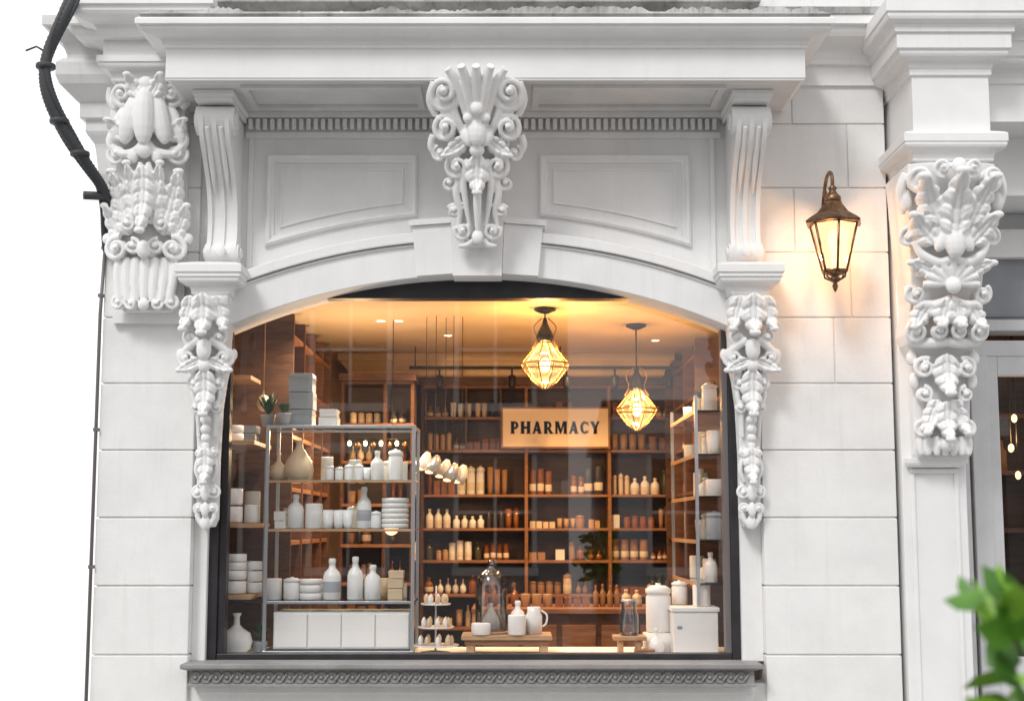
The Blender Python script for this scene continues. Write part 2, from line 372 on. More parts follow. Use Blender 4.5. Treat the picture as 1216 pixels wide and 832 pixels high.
# ------------------------------------------------------------------ carved ornament toolkit
class Carve(MB):
    def setup(s,X,Z,dep,bulge,hw):
        s.X,s.Z,s.dep,s.bu,s.hw=X,Z,dep,bulge,hw
    def W(s,x,z,e=0.):
        d=s.dep(z)+s.bu*max(0,1-(x/s.hw)**2)+e
        return Vector((s.X+x,-d,s.Z+z))
    def sides(s,x): return (1,-1) if abs(x)>1e-4 else (1,)
    def stem(s,pts,r0,r1,e0=0.,e1=0.,mir=True,n=5):
        for sg in ((1,-1) if mir else (1,)):
            c=catmull([(p[0],p[1],0) for p in pts],n); m=len(c)
            P=[];Rr=[]
            for i,p in enumerate(c):
                t=i/(m-1); P.append(s.W(sg*p.x,p.y,e0+(e1-e0)*t)); Rr.append((r0+(r1-r0)*t)*(.75+.35*math.sin(math.pi*min(1,t+.1))))
            s.tube(P,Rr,M_carve,8)
    def vol(s,x,z,r,a0=90,turn=1.6,d=1,th=.30,e=.0,mir=True):
        for sg in ((1,-1) if mir and abs(x)>1e-4 else (1,)):
            P=[];Rr=[]; m=26
            for i in range(m+1):
                t=i/m; a=R(a0)+d*2*math.pi*turn*t; rr=r*(1-.78*t)
                P.append(s.W(sg*(x+rr*math.cos(a)),z+rr*math.sin(a),e+.045*t*r/.07)); Rr.append(r*th*(1-.5*t))
            s.tube(P,Rr,M_carve,8)
            s.ellip(s.W(sg*x,z,e+.04*r/.07),(r*.26,r*.35,r*.26),M_carve,10,6)
            s.ellip(s.W(sg*x,z,e-.025),(r*.9,.03,r*.9),M_carve,14,6)
    def ball(s,x,z,rx,rz=None,e=0.,rot=0.,ry=None):
        rz=rz or rx
        for sg in s.sides(x): s.ellip(s.W(sg*x,z,e),(rx,ry or rx*.8,rz),M_carve,12,8,sg*rot)
    def leaf(s,x0,z0,x1,z1,w,n=4,r=.016,curl=.06,e=0.,mir=True):
        """solid acanthus blade: lobed outline, ribs radiating from a midrib, tip rolling outwards"""
        L=math.hypot(x1-x0,z1-z0); ax=((x1-x0)/L,(z1-z0)/L); pr=(-ax[1],ax[0]); w=w*1.22
        NT=11*n+8; NQ=19
        for sg in ((1,-1) if mir and (abs(x0)+abs(x1))>1e-3 else (1,)):
            vs=[];fs=[]
            for layer in (0,1):
                for i in range(NT+1):
                    t=i/NT
                    env=(math.sin(math.pi*min(1,(.16+.80*t)))**.6)*(1.05-.35*t)
                    lob=abs(math.sin(math.pi*n*t+.25))
                    hw=w*.5*env*(.74+.26*lob**.6)
                    if t>.97: hw*=.7
                    for j in range(NQ):
                        q=-1+2*j/(NQ-1); aq=abs(q)
                        al=L*t*.93+aq**1.3*hw*.45
                        ph=abs(math.sin(math.pi*n*(t)+.25-aq*.45))
                        fine=abs(math.sin(math.pi*2*n*t+.5-aq*.9))
                        rib=r*1.3*(ph**.7)*min(1,aq*2.2)*(1-.2*aq)+r*.35*fine*min(1,aq*2)
                        mid=r*1.1*math.exp(-(q/.13)**2)*(1-.5*t)
                        groove=-r*.7*math.exp(-((aq-.26)/.10)**2)
                        h=e+.018+curl*1.15*max(0,(t-.3)/.7)**2.2+rib+mid+groove-r*1.7*aq**4+.012*aq
                        if layer: h=min(h-.028, e-.01+ (h-e)*.35)
                        lx=x0+ax[0]*al+pr[0]*q*hw; lz=z0+ax[1]*al+pr[1]*q*hw
                        vs.append(s.W(sg*lx,lz,h))
            row=NQ; off=(NT+1)*NQ
            for i in range(NT):
                for j in range(NQ-1):
                    a=i*row+j; fs.append((a,a+1,a+row+1,a+row)); b=off+a; fs.append((b,b+row,b+row+1,b+1))
                a=i*row; fs.append((a,a+row,off+a+row,off+a)); a=i*row+NQ-1; fs.append((a,off+a,off+a+row,a+row))
            for j in range(NQ-1):
                fs.append((j,off+j,off+j+1,j+1)); a=NT*row+j; fs.append((a,a+1,off+a+1,off+a))
            s.add(vs,fs,M_carve,True)
            s.ellip(s.W(sg*(x0+ax[0]*L*.97),z0+ax[1]*L*.97,e+.02+curl*1.0),(w*.17+r*.5,r*1.3,r*1.2),M_carve,12,7,0)
    def slab(s,prf,front=-.03,yb=.0):
        vs=[];fs=[]
        for z,h in prf:
            for x in (-h,-h*.6,0,h*.6,h):
                vs.append(s.W(x,z,front))
            vs.append((s.X+h,yb,s.Z+z)); vs.append((s.X-h,yb,s.Z+z))
        n=7
        for j in range(len(prf)-1):
            for i in range(n): fs.append((j*n+i,j*n+(i+1)%n,(j+1)*n+(i+1)%n,(j+1)*n+i))
        fs.append(tuple(range(n))[::-1]); fs.append(tuple(range((len(prf)-1)*n,len(prf)*n)))
        s.add(vs,fs,M_carve,False)
# --- keystone bracket
c=Carve(); c.setup(XC+.005,3.27,lambda z:.20+.40*(max(0,z)/.92)**1.25,.05,.30)
c.slab([(-.0,.07),(.1,.10),(.3,.12),(.42,.15),(.55,.17),(.7,.19),(.84,.21),(.87,.25),(.90,.26)],-.03,.04)
for x in (-.12,-.062,0,.062,.12):
    c.stem([(x*.30,.60),(x*.6,.74),(x*1.0,.86),(x*1.35,.915)],.020,.034,.03,.10 if abs(x)<.08 else .06,mir=False)
c.vol(.185,.80,.088,200,1.7,1,.27,.03); c.stem([(.05,.56),(.10,.64),(.13,.72),(.11,.80)],.024,.028,.02,.03)
c.vol(.178,.62,.074,120,1.6,-1,.27,.03); c.stem([(.23,.70),(.265,.78),(.25,.87)],.028,.020,.0,.02)
c.stem([(.25,.60),(.265,.54),(.23,.48)],.026,.016); c.vol(.215,.50,.045,80,1.3,-1,.30,.0)
c.ball(0,.60,.055,.09,.06); c.ball(0,.71,.034,.040,.08); c.ball(.06,.57,.033,.06,.05,-.4); c.ball(0,.50,.045,.04,.06)
c.ball(.05,.665,.030,.030,.06); c.leaf(.06,.56,.19,.47,.09,3,.013,.03,.02)
c.vol(.115,.42,.064,60,1.6,-1,.28,.02); c.vol(.165,.34,.044,100,1.4,1,.3,0.)
c.leaf(0,.48,0,.26,.12,3,.016,.05,.04); c.stem([(0,.27),(0,.18),(0,.06)],.026,.016,.05,.04,False)
c.stem([(.05,.46),(.078,.36),(.066,.22),(.045,.10)],.022,.016,.03,.02); c.stem([(.11,.36),(.12,.28),(.10,.18),(.12,.08)],.024,.018,.01,.0)
c.vol(.085,.075,.052,30,1.5,-1,.28,.01); c.vol(.14,.19,.038,30,1.4,1,.30,.0)
c.ball(0,.035,.035,.045,.04); c.stem([(.02,.03),(.06,.0),(.11,-.005)],.024,.018)
c.build('keystone_bracket',B,remesh=.005)
# --- left pier bracket
c=Carve(); c.setup(-2.155,2.90,lambda z:.09+.10*(max(0,z)/1.36)**1.2,.05,.27)
c.slab([(0,.14),(.03,.16),(.28,.17),(.34,.21),(.5,.19),(.8,.20),(1.0,.20),(1.3,.21),(1.36,.20)],-.03,0)
c.ball(0,1.13,.068,.18,.08); c.ball(.088,1.12,.060,.16,.055,.22); c.ball(.165,1.10,.046,.14,.02,.35)
c.ball(0,1.32,.05,.05,.05); c.vol(.15,1.275,.065,250,1.5,1,.28,.02); c.leaf(.04,1.24,.10,1.37,.09,3,.014,.04,.05); c.stem([(.19,1.2),(.235,1.26),(.24,1.33)],.028,.018)
c.leaf(.12,1.0,.23,1.12,.10,3,.014,.04,.02)
c.stem([(0,1.0),(.06,.93),(.15,.92),(.22,.99),(.215,1.05)],.024,.030,.05,.02)
c.vol(.175,.92,.060,30,1.5,-1,.28,.02); c.ball(0,.93,.045,.05,.07); c.ball(.07,.90,.035,.045,.05)
c.leaf(.10,.44,.20,.82,.13,5,.017,.05,.01); c.leaf(.16,.42,.245,.62,.09,3,.015,.05,.0); c.leaf(.03,.50,.10,.86,.10,4,.016,.05,.03)
c.leaf(0,.84,0,.43,.12,5,.018,.07,.07); c.vol(.10,.50,.045,80,1.4,1,.28,.05); c.stem([(.02,.86),(.055,.74),(.06,.60),(.09,.55)],.018,.016,.06,.05)
c.vol(.165,.36,.072,100,1.6,-1,.28,.03); c.vol(.07,.37,.048,80,1.4,1,.3,.04); c.ball(0,.35,.042,.055,.06); c.ball(.235,.43,.035)
for x in (.0,.055,.11,.16): c.stem([(x,.31),(x*1.02,.2),(x*.92,.08),(x*.9,.045)],.028,.024,.01,.035,mir=x>0)
c.vol(.155,.045,.042,90,1.3,-1,.33,.02); c.vol(.075,.035,.038,90,1.3,-1,.33,.03); c.ball(0,.03,.034,.036,.04)
c.build('pier_bracket',B,remesh=.005)
# --- narrow brackets under the capitals
for X in (-1.785,1.395):
    c=Carve(); c.setup(X,1.64,lambda z:.015+.20*(max(0,z)/1.33)**1.8,.035,.17)
    c.slab([(.0,.04),(.05,.06),(.4,.06),(.7,.07),(.86,.09),(.95,.11),(1.1,.11),(1.33,.13)],-.018,.05)
    c.leaf(0,1.34,0,1.10,.13,3,.018,.06,.04); c.leaf(.07,1.33,.12,1.13,.10,3,.016,.05,.015); c.vol(.085,1.09,.045,90,1.4,-1,.28,.02)
    c.stem([(.03,1.08),(.09,1.04),(.135,.99),(.12,.94)],.024,.024,.03,.02); c.vol(.108,.975,.055,60,1.5,-1,.28,.02); c.ball(0,1.02,.045,.065,.05); c.ball(0,.93,.038,.04,.05)
    c.leaf(.02,.96,.15,.90,.08,3,.014,.04,.02); c.ball(.158,1.0,.022,.035)
    c.leaf(0,.91,0,.64,.12,4,.017,.06,.03); c.vol(.07,.83,.038,80,1.4,-1,.3,.01); c.vol(.062,.69,.035,80,1.4,1,.3,.01)
    c.stem([(.06,.90),(.078,.78),(.055,.66),(.045,.52)],.018,.014)
    for k,z in enumerate((.62,.565,.515,.47)): c.ball(0,z,.034-.003*k,.028,.03)
    c.leaf(0,.46,0,.25,.09,4,.014,.05,.025); c.vol(.045,.43,.030,80,1.3,1,.3,.01)
    c.vol(.045,.20,.038,90,1.5,-1,.3,.01); c.stem([(.04,.42),(.06,.33),(.035,.26)],.016,.014); c.ball(0,.20,.028,.05,.03)
    c.vol(.04,.11,.032,-60,1.4,1,.3,.01); c.ball(0,.10,.024,.045,.03); c.ball(0,.03,.026,.045,.01); c.stem([(.05,.10),(.045,.05),(.01,-.01)],.018,.013)
    c.build('window_bracket',B,remesh=.0045)
# --- right large corbel
c=Carve(); c.setup(2.50,2.03,lambda z:(.12+.06*z/.66) if z<.66 else .22+.30*((z-.66)/1.0)**.9,.05,.27)
c.slab([(0,.14),(.03,.16),(.6,.17),(.66,.21),(.72,.22),(.9,.20),(1.2,.22),(1.55,.24),(1.66,.25)],-.03,0)
c.leaf(0,1.22,0,1.58,.17,4,.022,.10,.05); c.leaf(.08,1.30,.20,1.56,.14,4,.020,.09,.03); c.vol(.20,1.56,.068,250,1.5,1,.28,.04); c.vol(.085,1.61,.05,250,1.4,1,.3,.05)
c.leaf(.10,1.20,.24,1.36,.13,3,.018,.06,.02); c.ball(0,1.61,.045,.05,.08); c.ball(.26,1.46,.04,.07); c.vol(.235,1.25,.054,90,1.5,-1,.28,.0); c.stem([(.26,1.6),(.29,1.5),(.27,1.38)],.032,.022)
c.ball(0,1.20,.060,.09,.07); c.ball(.065,1.22,.040,.075,.05,.5); c.stem([(0,1.12),(.08,1.10),(.17,1.15),(.21,1.22)],.026,.026,.05,.02)
for a in range(9):
    t=R(a*22.5); c.stem([(.03*math.cos(t),.98+.02*math.sin(t)),(.16*math.cos(t),.98+.13*math.sin(t))],.016,.027,.05,.05,mir=False)
c.ball(0,.965,.045,.045,.08); c.leaf(.06,1.05,.24,1.10,.10,3,.016,.05); c.vol(.19,.93,.055,60,1.4,-1,.3,.02)
c.stem([(0,.90),(.10,.87),(.20,.90),(.24,.98)],.026,.022,.04,.0); c.leaf(.02,.90,.06,.74,.12,3,.016,.05,.04); c.leaf(.12,.88,.20,.74,.11,3,.016,.05,.01)
c.vol(.175,.72,.062,90,1.5,-1,.28,.03); c.vol(.06,.72,.048,90,1.4,1,.3,.05); c.stem([(.0,.665),(.1,.66),(.2,.665)],.032,.028,.03,.0)
c.vol(.12,.52,.060,120,1.6,-1,.28,.03); c.leaf(0,.60,0,.36,.14,4,.018,.07,.04); c.vol(.12,.37,.048,90,1.4,1,.3,.02); c.ball(.17,.45,.03,.05); c.ball(.18,.58,.035,.045)
c.leaf(.04,.34,.12,.14,.10,4,.016,.05,.01); c.leaf(0,.33,0,.10,.11,4,.016,.06,.04); c.vol(.13,.17,.048,90,1.4,-1,.3,.02); c.ball(0,.08,.04,.04,.04)
for x in (.0,.05,.10,.14): c.stem([(x,.13),(x,.06),(x*.95,.02)],.024,.022,.0,.02,mir=x>0)
c.build('large_corbel',B,remesh=.0055)

# ------------------------------------------------------------------ S consoles
def console(X):
    mb=MB()
    def profile(off=0.):
        key=[(3.185,.055),(3.22,.10),(3.27,.115),(3.33,.095),(3.42,.085),(3.52,.10),(3.62,.14),(3.70,.20),(3.78,.28),(3.86,.36),(3.93,.40),(3.99,.405),(4.04,.37),(4.06,.30)]
        c=catmull([(d,z,0) for z,d in key],4)
        return [(-(p.x+off),p.y) for p in c]
    def slab(xa,xb,off):
        p=profile(off=off); poly=[(.05,3.185)]+p+[(.05,4.06)]
        mb.prism(poly,xa,xb,M_trim,'x',False)
    slab(X-.075,X+.075,0)
    slab(X-.088,X-.062,.018); slab(X+.062,X+.088,.018); slab(X-.014,X+.014,.014)
    for y,z,r,w in ((-.335,3.985,.085,.112),(-.075,3.255,.055,.10)):
        poly=[(y+r*math.cos(2*math.pi*i/24),z+r*math.sin(2*math.pi*i/24)) for i in range(24)]
        mb.prism(poly,X-w,X+w,M_trim,'x')
        poly=[(y+r*.55*math.cos(2*math.pi*i/20),z+r*.55*math.sin(2*math.pi*i/20)) for i in range(20)]
        mb.prism(poly,X-w-.012,X+w+.012,M_trim,'x')
    mb.cap(X-.10,X+.10,-.44,.04,[(0,4.075),(.008,4.08),(.008,4.10),(.02,4.11),(.02,4.137)],M_trim)
    for k in (-.04,.04): mb.tube([(X+k,-.40-.015,3.93),(X+k,-.30,3.80),(X+k,-.215,3.70),(X+k,-.15,3.6)],[.014,.018,.014,.005],M_trim)
    mb.lathe([(.012,0),(.03,.01),(.033,.02),(.02,.03),(.0,.034)][::-1],(X,-.165,3.25),M_trim,12,axis='y')
    return mb.build('scroll_console',B,bevel=.005)
console(-1.72); console(1.385)
mb=MB()
for X in (-1.76,1.385):
    mb.cap(X-.10,X+.10,-.20,.06,[(.0,2.955),(.0,2.985),(.012,2.99),(.012,3.005)]+cyma(.015,3.01,.075,3.075)+[(.085,3.08),(.085,3.10),(.095,3.105),(.095,3.150),(.085,3.155),(.06,3.165),(.0,3.18)],M_trim)
mb.build('impost_capitals',B,bevel=.003)

# ------------------------------------------------------------------ window frame, glass, sill
mb=MB()
mb.box(-1.815,-1.745,.13,.24,.87,2.95,M_frame); mb.box(-1.745,-1.70,.15,.24,.90,3.05,M_frame)
mb.box(1.30,1.362,.13,.24,.87,2.95,M_frame); mb.box(1.265,1.30,.15,.24,.90,3.05,M_frame2)
mb.box(-1.84,1.37,.12,.24,3.015,3.2,M_frame); mb.box(-1.745,1.30,.14,.24,.865,.90,M_frame)
mb.build('window_frame',B,bevel=.004)
mb=MB(); mb.add([(-1.70,.19,.90),(1.265,.19,.90),(1.265,.19,3.03),(-1.70,.19,3.03)],[(0,1,2,3)],M_glass); mb.build('window_glass',B)
mb=MB()
mb.cap(-1.80,1.34,-.06,.13,[(.055,.735),(.055,.75),(.045,.755),(.045,.825),(.06,.83),(.085,.838),(.09,.842),(.09,.862),(.085,.866)],M_sillgrey)
x=-1.81
while x<1.36:
    mb.lathe([(.014,0),(.022,.006),(.029,.010),(.034,.004),(.034,-.006)],(x,-.108,.789),M_sillgrey,12,capends=False,axis='y')
    mb.tube([(x+.018,-.110,.770),(x+.03,-.114,.789),(x+.042,-.110,.808)],.006,M_sillgrey,6)
    mb.ellip((x,-.110,.789),(.011,.01,.011),M_sillgrey,8,5)
    x+=.060
mb.build('window_sill',B,bevel=.002)

# ------------------------------------------------------------------ right hand bay
mb=MB()
mb.cap(2.29,2.73,-.50,.3,[(-.01,3.66),(-.01,3.70),(.01,3.705),(.01,3.72)]+cyma(.012,3.725,.07,3.80)+[(.075,3.802),(.075,3.85),(.06,3.86),(.02,3.875),(.0,3.88),(.0,4.20),(.015,4.205),(.015,4.24)]+cyma(.02,4.245,.09,4.33)+[(.105,4.335),(.105,4.42),(.12,4.425)]+cyma(.12,4.43,.17,4.52)+[(.18,4.525),(.18,4.60)],M_trim)
mb.cap(2.70,5.5,-.34,.3,[(0,3.98),(0,4.20),(.015,4.205),(.015,4.24)]+cyma(.02,4.245,.11,4.33)+[(.125,4.335),(.125,4.42),(.14,4.425)]+cyma(.14,4.43,.24,4.52)+[(.26,4.525),(.26,4.60)],M_trim)
mb.box(2.2,6,-.02,.3,4.6,7,M_wall)
mb.build('bay_entablature',B,bevel=.004)
mb=MB()
mb.box(2.285,2.66,-.045,.6,-.2,3.7,M_trim); mb.box(2.33,2.61,-.062,-.045,-.1,.35,M_trim)
for a,b in ((2.33,2.355),(2.585,2.61)): mb.box(a,b,-.062,-.045,.45,1.95,M_trim)
mb.box(2.33,2.61,-.062,-.045,1.95,1.98,M_trim); mb.box(2.33,2.61,-.062,-.045,.42,.45,M_trim)
mb.cap(2.33,2.62,-.09,0,[(0,1.985),(.02,1.99),(.03,2.01),(.03,2.04)],M_trim)
mb.box(2.66,6,.0,.6,3.62,3.99,M_trim)
mb.box(5.6,6,-.04,.6,-.2,3.7,M_trim)
mb.build('bay_pilaster',B,bevel=.006)
mb=MB()
mb.box(2.66,5.6,.5,.6,2.85,3.62,M_doorpaint); mb.box(2.90,5.4,.47,.5,2.95,3.42,M_greypanel)
mb.box(2.86,5.5,.44,.5,2.86,2.93,M_doorpaint); mb.box(2.86,5.5,.44,.5,3.43,3.47,M_doorpaint)
mb.box(2.66,2.72,.42,.6,-.1,2.85,M_doorpaint); mb.box(2.72,2.80,.5,.6,-.1,2.7,M_frame); mb.box(2.72,2.86,.46,.6,2.7,2.85,M_doorpaint)
mb.box(2.80,2.84,.44,.6,-.1,2.7,M_doorpaint)
mb.box(2.84,5.5,.45,.6,2.70,2.80,M_doorpaint)
mb.box(2.86,2.97,.43,.55,-.1,2.70,M_doorpaint); mb.box(2.97,3.04,.455,.55,-.1,2.70,M_doorpaint)
mb.box(3.04,5.5,.46,.55,.3,.85,M_doorpaint); mb.box(4.2,4.3,.44,.55,.85,2.7,M_doorpaint); mb.box(3.04,5.5,.455,.55,2.58,2.70,M_doorpaint)
mb.build('door_bay_joinery',B,bevel=.006)
mb=MB(); mb.add([(3.04,.5,.85),(5.5,.5,.85),(5.5,.5,2.58),(3.04,.5,2.58)],[(0,1,2,3)],M_glass); mb.build('door_bay_glass',B)
mb=MB(); mb.box(2.7,5.6,2.0,2.1,0,3.3,M_woodback); mb.box(2.6,5.9,.6,4.4,0,.1,M_floor)
for z in (.8,1.2,1.6,2.0,2.4): mb.box(2.7,5.6,1.6,2.0,z,z+.03,M_wood)
for i in range(60):
    z=random.choice((.83,1.23,1.63,2.03)); x=random.uniform(3.2,5.2); mb.lathe([(.035,0),(.035,.14),(.015,.17),(.015,.22)],(x,1.75,z),random.choice((M_amber,M_brown,M_dkbottle,M_tan)),8)
for x,z in ((3.36,2.36),(3.33,2.16),(3.37,1.98),(4.4,2.3)): mb.ellip((x,1.1,z),(.02,.02,.028),M_lampglass,10,6); mb.tube([(x,1.1,z+.03),(x,1.1,3.2)],.004,M_dkmetal,5)
mb.build('second_room',B)

# ------------------------------------------------------------------ cables + drain pipe
cb=empty('cable_bundle')
ctrl=[(-2.44,-.36,5.3),(-2.49,-.42,4.85),(-2.56,-.48,4.62),(-2.655,-.50,4.38),(-2.68,-.50,4.2),(-2.64,-.48,4.03),(-2.55,-.42,3.86),(-2.45,-.32,3.70),(-2.40,-.22,3.60),(-2.385,-.14,3.50),(-2.40,-.08,3.38),(-2.42,-.05,3.28)]
for k,(off0,r0) in enumerate(((.0,.034),(.036,.020),(.034,.013))):
    mb=MB(); c0=catmull(ctrl,16); P=[];Rd=[]
    for i,p in enumerate(c0):
        a=i*.05+k*2.3; off=Vector((math.cos(a),.6*math.sin(a),.3*math.sin(a)))*off0
        P.append(p+off); Rd.append(r0 if i%2 else r0*.88)
    mb.tube(P,Rd,M_cable,12); mb.build('cable_%d'%(k+1),cb)
mb=MB()
for p in ((-2.675,-.50,4.26),(-2.60,-.45,3.95),(-2.50,-.37,3.78)): mb.lathe([(.052,-.014),(.056,-.008),(.056,.008),(.052,.014)],p,M_cable,14)
mb.tube([(-2.50,-.27,3.56),(-2.38,-.20,3.57)],.026,M_cable,8)
mb.box(-2.43,-2.37,-.20,-.0,3.54,3.60,M_cable)
mb.build('clamps',cb)
mb=MB(); mb.tube([(-2.70,-.49,4.36),(-2.74,-.48,4.385),(-2.80,-.48,4.36)],.006,M_cable,6); mb.build('stray_wire',cb)
mb=MB(); mb.tube([(-2.44,-.01,3.3),(-2.455,-.012,2.9),(-2.458,-.01,.0)],.011,M_frame2,8)
for z in (3.0,2.2,1.4,.6): mb.box(-2.47,-2.44,-.024,.01,z,z+.02,M_frame2)
mb.build('drain_pipe')

# ------------------------------------------------------------------ wall lantern
L0=empty('wall_lantern'); lx,ly=1.865,-.30
mb=MB(); n=6
def hexring(r,z): return [(lx+r*math.cos(R(60*i+30)),ly+r*math.sin(R(60*i+30)),z) for i in range(n)]
top,bot=hexring(.140,3.385),hexring(.070,3.105)
for i in range(n):
    mb.tube([top[i],bot[i]],.0075,M_bronze,6); mb.tube([top[i],top[(i+1)%n]],.011,M_bronze,6); mb.tube([bot[i],bot[(i+1)%n]],.010,M_bronze,6)
mb.lathe([(.172,3.380),(.178,3.392),(.152,3.412),(.100,3.445),(.066,3.49),(.058,3.50),(.058,3.51)],(lx,ly,0),M_bronze,6,False)
mb.lathe([(.04,3.51),(.048,3.52),(.048,3.54),(.03,3.56),(.018,3.58),(.026,3.595),(.012,3.61),(.006,3.63)],(lx,ly,0),M_bronze,14)
mb.lathe([(.004,2.985),(.012,3.0),(.018,3.02),(.010,3.035),(.03,3.05),(.034,3.06),(.02,3.075),(.06,3.095),(.070,3.105),(.06,3.11)],(lx,ly,0),M_bronze,12)
for i in range(6):
    a=R(60*i+30); mb.tube([(lx+.065*math.cos(a),ly+.065*math.sin(a),3.10),(lx+.06*math.cos(a),ly+.06*math.sin(a),3.07),(lx+.02*math.cos(a),ly+.02*math.sin(a),3.05)],.006,M_bronze,6)
mb.build('lantern_frame',L0)
mb=MB(); vs=hexring(.136,3.38)+hexring(.067,3.11); mb.add(vs,[(i,(i+1)%n,n+(i+1)%n,n+i) for i in range(n)],M_lantglass); mb.build('lantern_glass',L0)
mb=MB(); mb.lathe([(.0,3.12),(.022,3.125),(.024,3.24),(.03,3.26),(.036,3.30),(.030,3.34),(.0,3.36)],(lx,ly,0),M_lampglass,14,capends=False)
mb.build('lantern_candle',L0)
mb=MB(); mb.tube(catmull([(lx,-.02,3.46),(lx,-.06,3.58),(lx,-.14,3.68),(lx,-.23,3.705),(lx,-.295,3.67),(lx,-.30,3.61)],6),.011,M_bronze,8)
mb.tube(catmull([(lx,-.05,3.55),(lx,-.11,3.53),(lx,-.15,3.57),(lx,-.12,3.62),(lx,-.09,3.59)],6),.007,M_bronze,8)
mb.lathe([(.05,-.0),(.05,-.012),(.035,-.022),(.012,-.03)],(lx,-.002,3.46),M_bronze,16,axis='y'); mb.build('lantern_arm',L0)

# ------------------------------------------------------------------ shop interior shell
I=B
mb=MB()
mb.box(-2.19,-1.95,.4,4.4,0,3.12,M_inwall); mb.box(1.66,1.8,.5,4.4,0,3.12,M_inwall); mb.box(-2.19,1.8,4.36,4.49,0,3.12,M_inwall)
mb.box(-2.19,1.8,.26,4.4,3.12,3.3,M_ceil); mb.box(-2.19,1.8,.26,4.4,-.05,.1,M_floor)
mb.box(-1.95,-1.80,.26,.5,.1,3.12,M_inwall); mb.box(1.42,1.66,.26,.5,.1,3.12,M_inwall)
mb.cap(-1.4,1.30,3.86,4.3,[(0,2.93),(.02,2.94),(.02,2.97),(.08,3.05),(.10,3.06),(.10,3.119)],M_ceil)
mb.build('shop_room',I)
mb=MB(); mb.box(-1.94,1.65,.25,1.0,.80,.868,M_white2); mb.box(-1.94,1.65,.97,1.0,.1,.80,M_wood); mb.build('window_deck',I,bevel=.004)

# ------------------------------------------------------------------ shelf products
def P_bottle(h,r): return [(r*.9,0),(r,.02*h),(r,.55*h),(r*.85,.66*h),(r*.4,.76*h),(r*.34,.86*h),(r*.42,.88*h),(r*.42,.98*h),(r*.3,h)]
def P_jar(h,r): return [(r*.92,0),(r,.04*h),(r,.72*h),(r*.88,.78*h),(r*1.03,.80*h),(r*1.03,.88*h),(r*.6,.95*h),(r*.2,.96*h),(r*.22,h)]
def P_can(h,r): return [(r*.94,0),(r,.03*h),(r,.94*h),(r*.96,h)]
def P_cup(h,r): return [(r*.75,0),(r*.9,.3*h),(r,h),(r*.9,h),(r*.8,.4*h)]
def P_tear(h,r): return [(r*.6,0),(r*.95,.12*h),(r,.28*h),(r*.85,.48*h),(r*.5,.68*h),(r*.25,.82*h),(r*.2,.92*h),(r*.28,h)]
def P_round(h,r): return [(r*.45,0),(r*.9,.15*h),(r,.32*h),(r*.85,.52*h),(r*.4,.64*h),(r*.2,.72*h),(r*.18,.9*h),(r*.3,h)]
KIND={'bottle':(P_bottle,'ceramic_bottle'),'jar':(P_jar,'lidded_jar'),'can':(P_can,'ceramic_canister'),'cup':(P_cup,'ceramic_cup'),'tear':(P_tear,'teardrop_vase'),'round':(P_round,'round_vase')}
def put(kind,x,y,z,h,r,mat=None,band=False):
    mat=mat or M_white
    f,nm=KIND[kind]; mb=MB(); mb.lathe(f(h,r),(x,y,z+.001),mat,22)
    if band: mb.lathe([(r*1.004,.18*h),(r*1.012,.2*h),(r*1.012,.42*h),(r*1.004,.44*h)],(x,y,z+.001),M_label,22,capends=False)
    return mb.build(nm)
def stack(x,y,z,r,hs,mat=None,name='stacked_bowls'):
    mb=MB(); zz=z+.001
    for h in hs: mb.lathe([(r*.9,0),(r,.1*h),(r,.86*h),(r*.97,.9*h)],(x,y,zz),mat or M_white,20); zz+=h
    return mb.build(name)
def boxes(x0,x1,y0,y1,z,hs,mat,name='stacked_boxes'):
    mb=MB(); zz=z+.001
    for h in hs:
        mb.box(x0+random.uniform(0,.008),x1-random.uniform(0,.008),y0,y1,zz,zz+h-.004,mat); mb.box(x0-.002,x1+.002,y0-.002,y1,zz+h*.7,zz+h*.72,mat); zz+=h
    return mb.build(name,bevel=.004)
def plant(x,y,z,h=.16,r=.1):
    mb=MB(); mb.lathe([(.035,0),(.048,.07),(.05,.075),(.043,.07)],(x,y,z+.001),M_greyblue,14)
    for i in range(40):
        a=random.uniform(0,6.28); rr=r*random.uniform(.3,1); hh=.07+h*random.uniform(.3,1)
        b=Vector((x,y,z+.07)); t=Vector((x+rr*math.cos(a),y+rr*math.sin(a),z+hh)); m=(b+t)/2+Vector((0,0,.02)); w=Vector((-math.sin(a),math.cos(a),0))*.012
        mb.add([b,m-w,t,m+w],[(0,1,2,3)],M_pl)
    return mb.build('potted_plant')
GC=empty('glass_display_cabinet'); mb=MB()
cx0,cx1,cy0,cy1=-1.53,-.60,.45,.88
for x in (cx0,cx1-.022):
    for y in (cy0,cy1-.02): mb.box(x,x+.022,y,y+.02,.87,2.27,M_steel)
for y in (cy0-.002,cy1-.018): mb.box(cx0+.022,cx1-.022,y,y+.02,2.25,2.268,M_steel)
for x in (cx0+.001,cx1-.021): mb.box(x,x+.02,cy0+.02,cy1-.02,2.25,2.267,M_steel)
mb.box(cx0-.0,cx1,cy0-.004,cy1,.87,.888,M_steel)
for z in (1.93,1.63,1.19): mb.box(cx0+.022,cx1-.022,cy0+.002,cy0+.012,z-.018,z-.002,M_lightwood if z>1.3 else M_steel)
mb.build('frame',GC,bevel=.002)
mb=MB()
for z in (2.27,1.93,1.63,1.19): mb.box(cx0-(.20 if z<1.3 else 0)+.002,cx1-.002,cy0+.013,cy1-.022,z-.012,z,M_shelfglass)
mb.add([(cx1-.01,cy0+.02,.89),(cx1-.01,cy1-.02,.89),(cx1-.01,cy1-.02,2.25),(cx1-.01,cy0+.02,2.25)],[(0,1,2,3)],M_shelfglass)
mb.build('glass_shelves',GC)
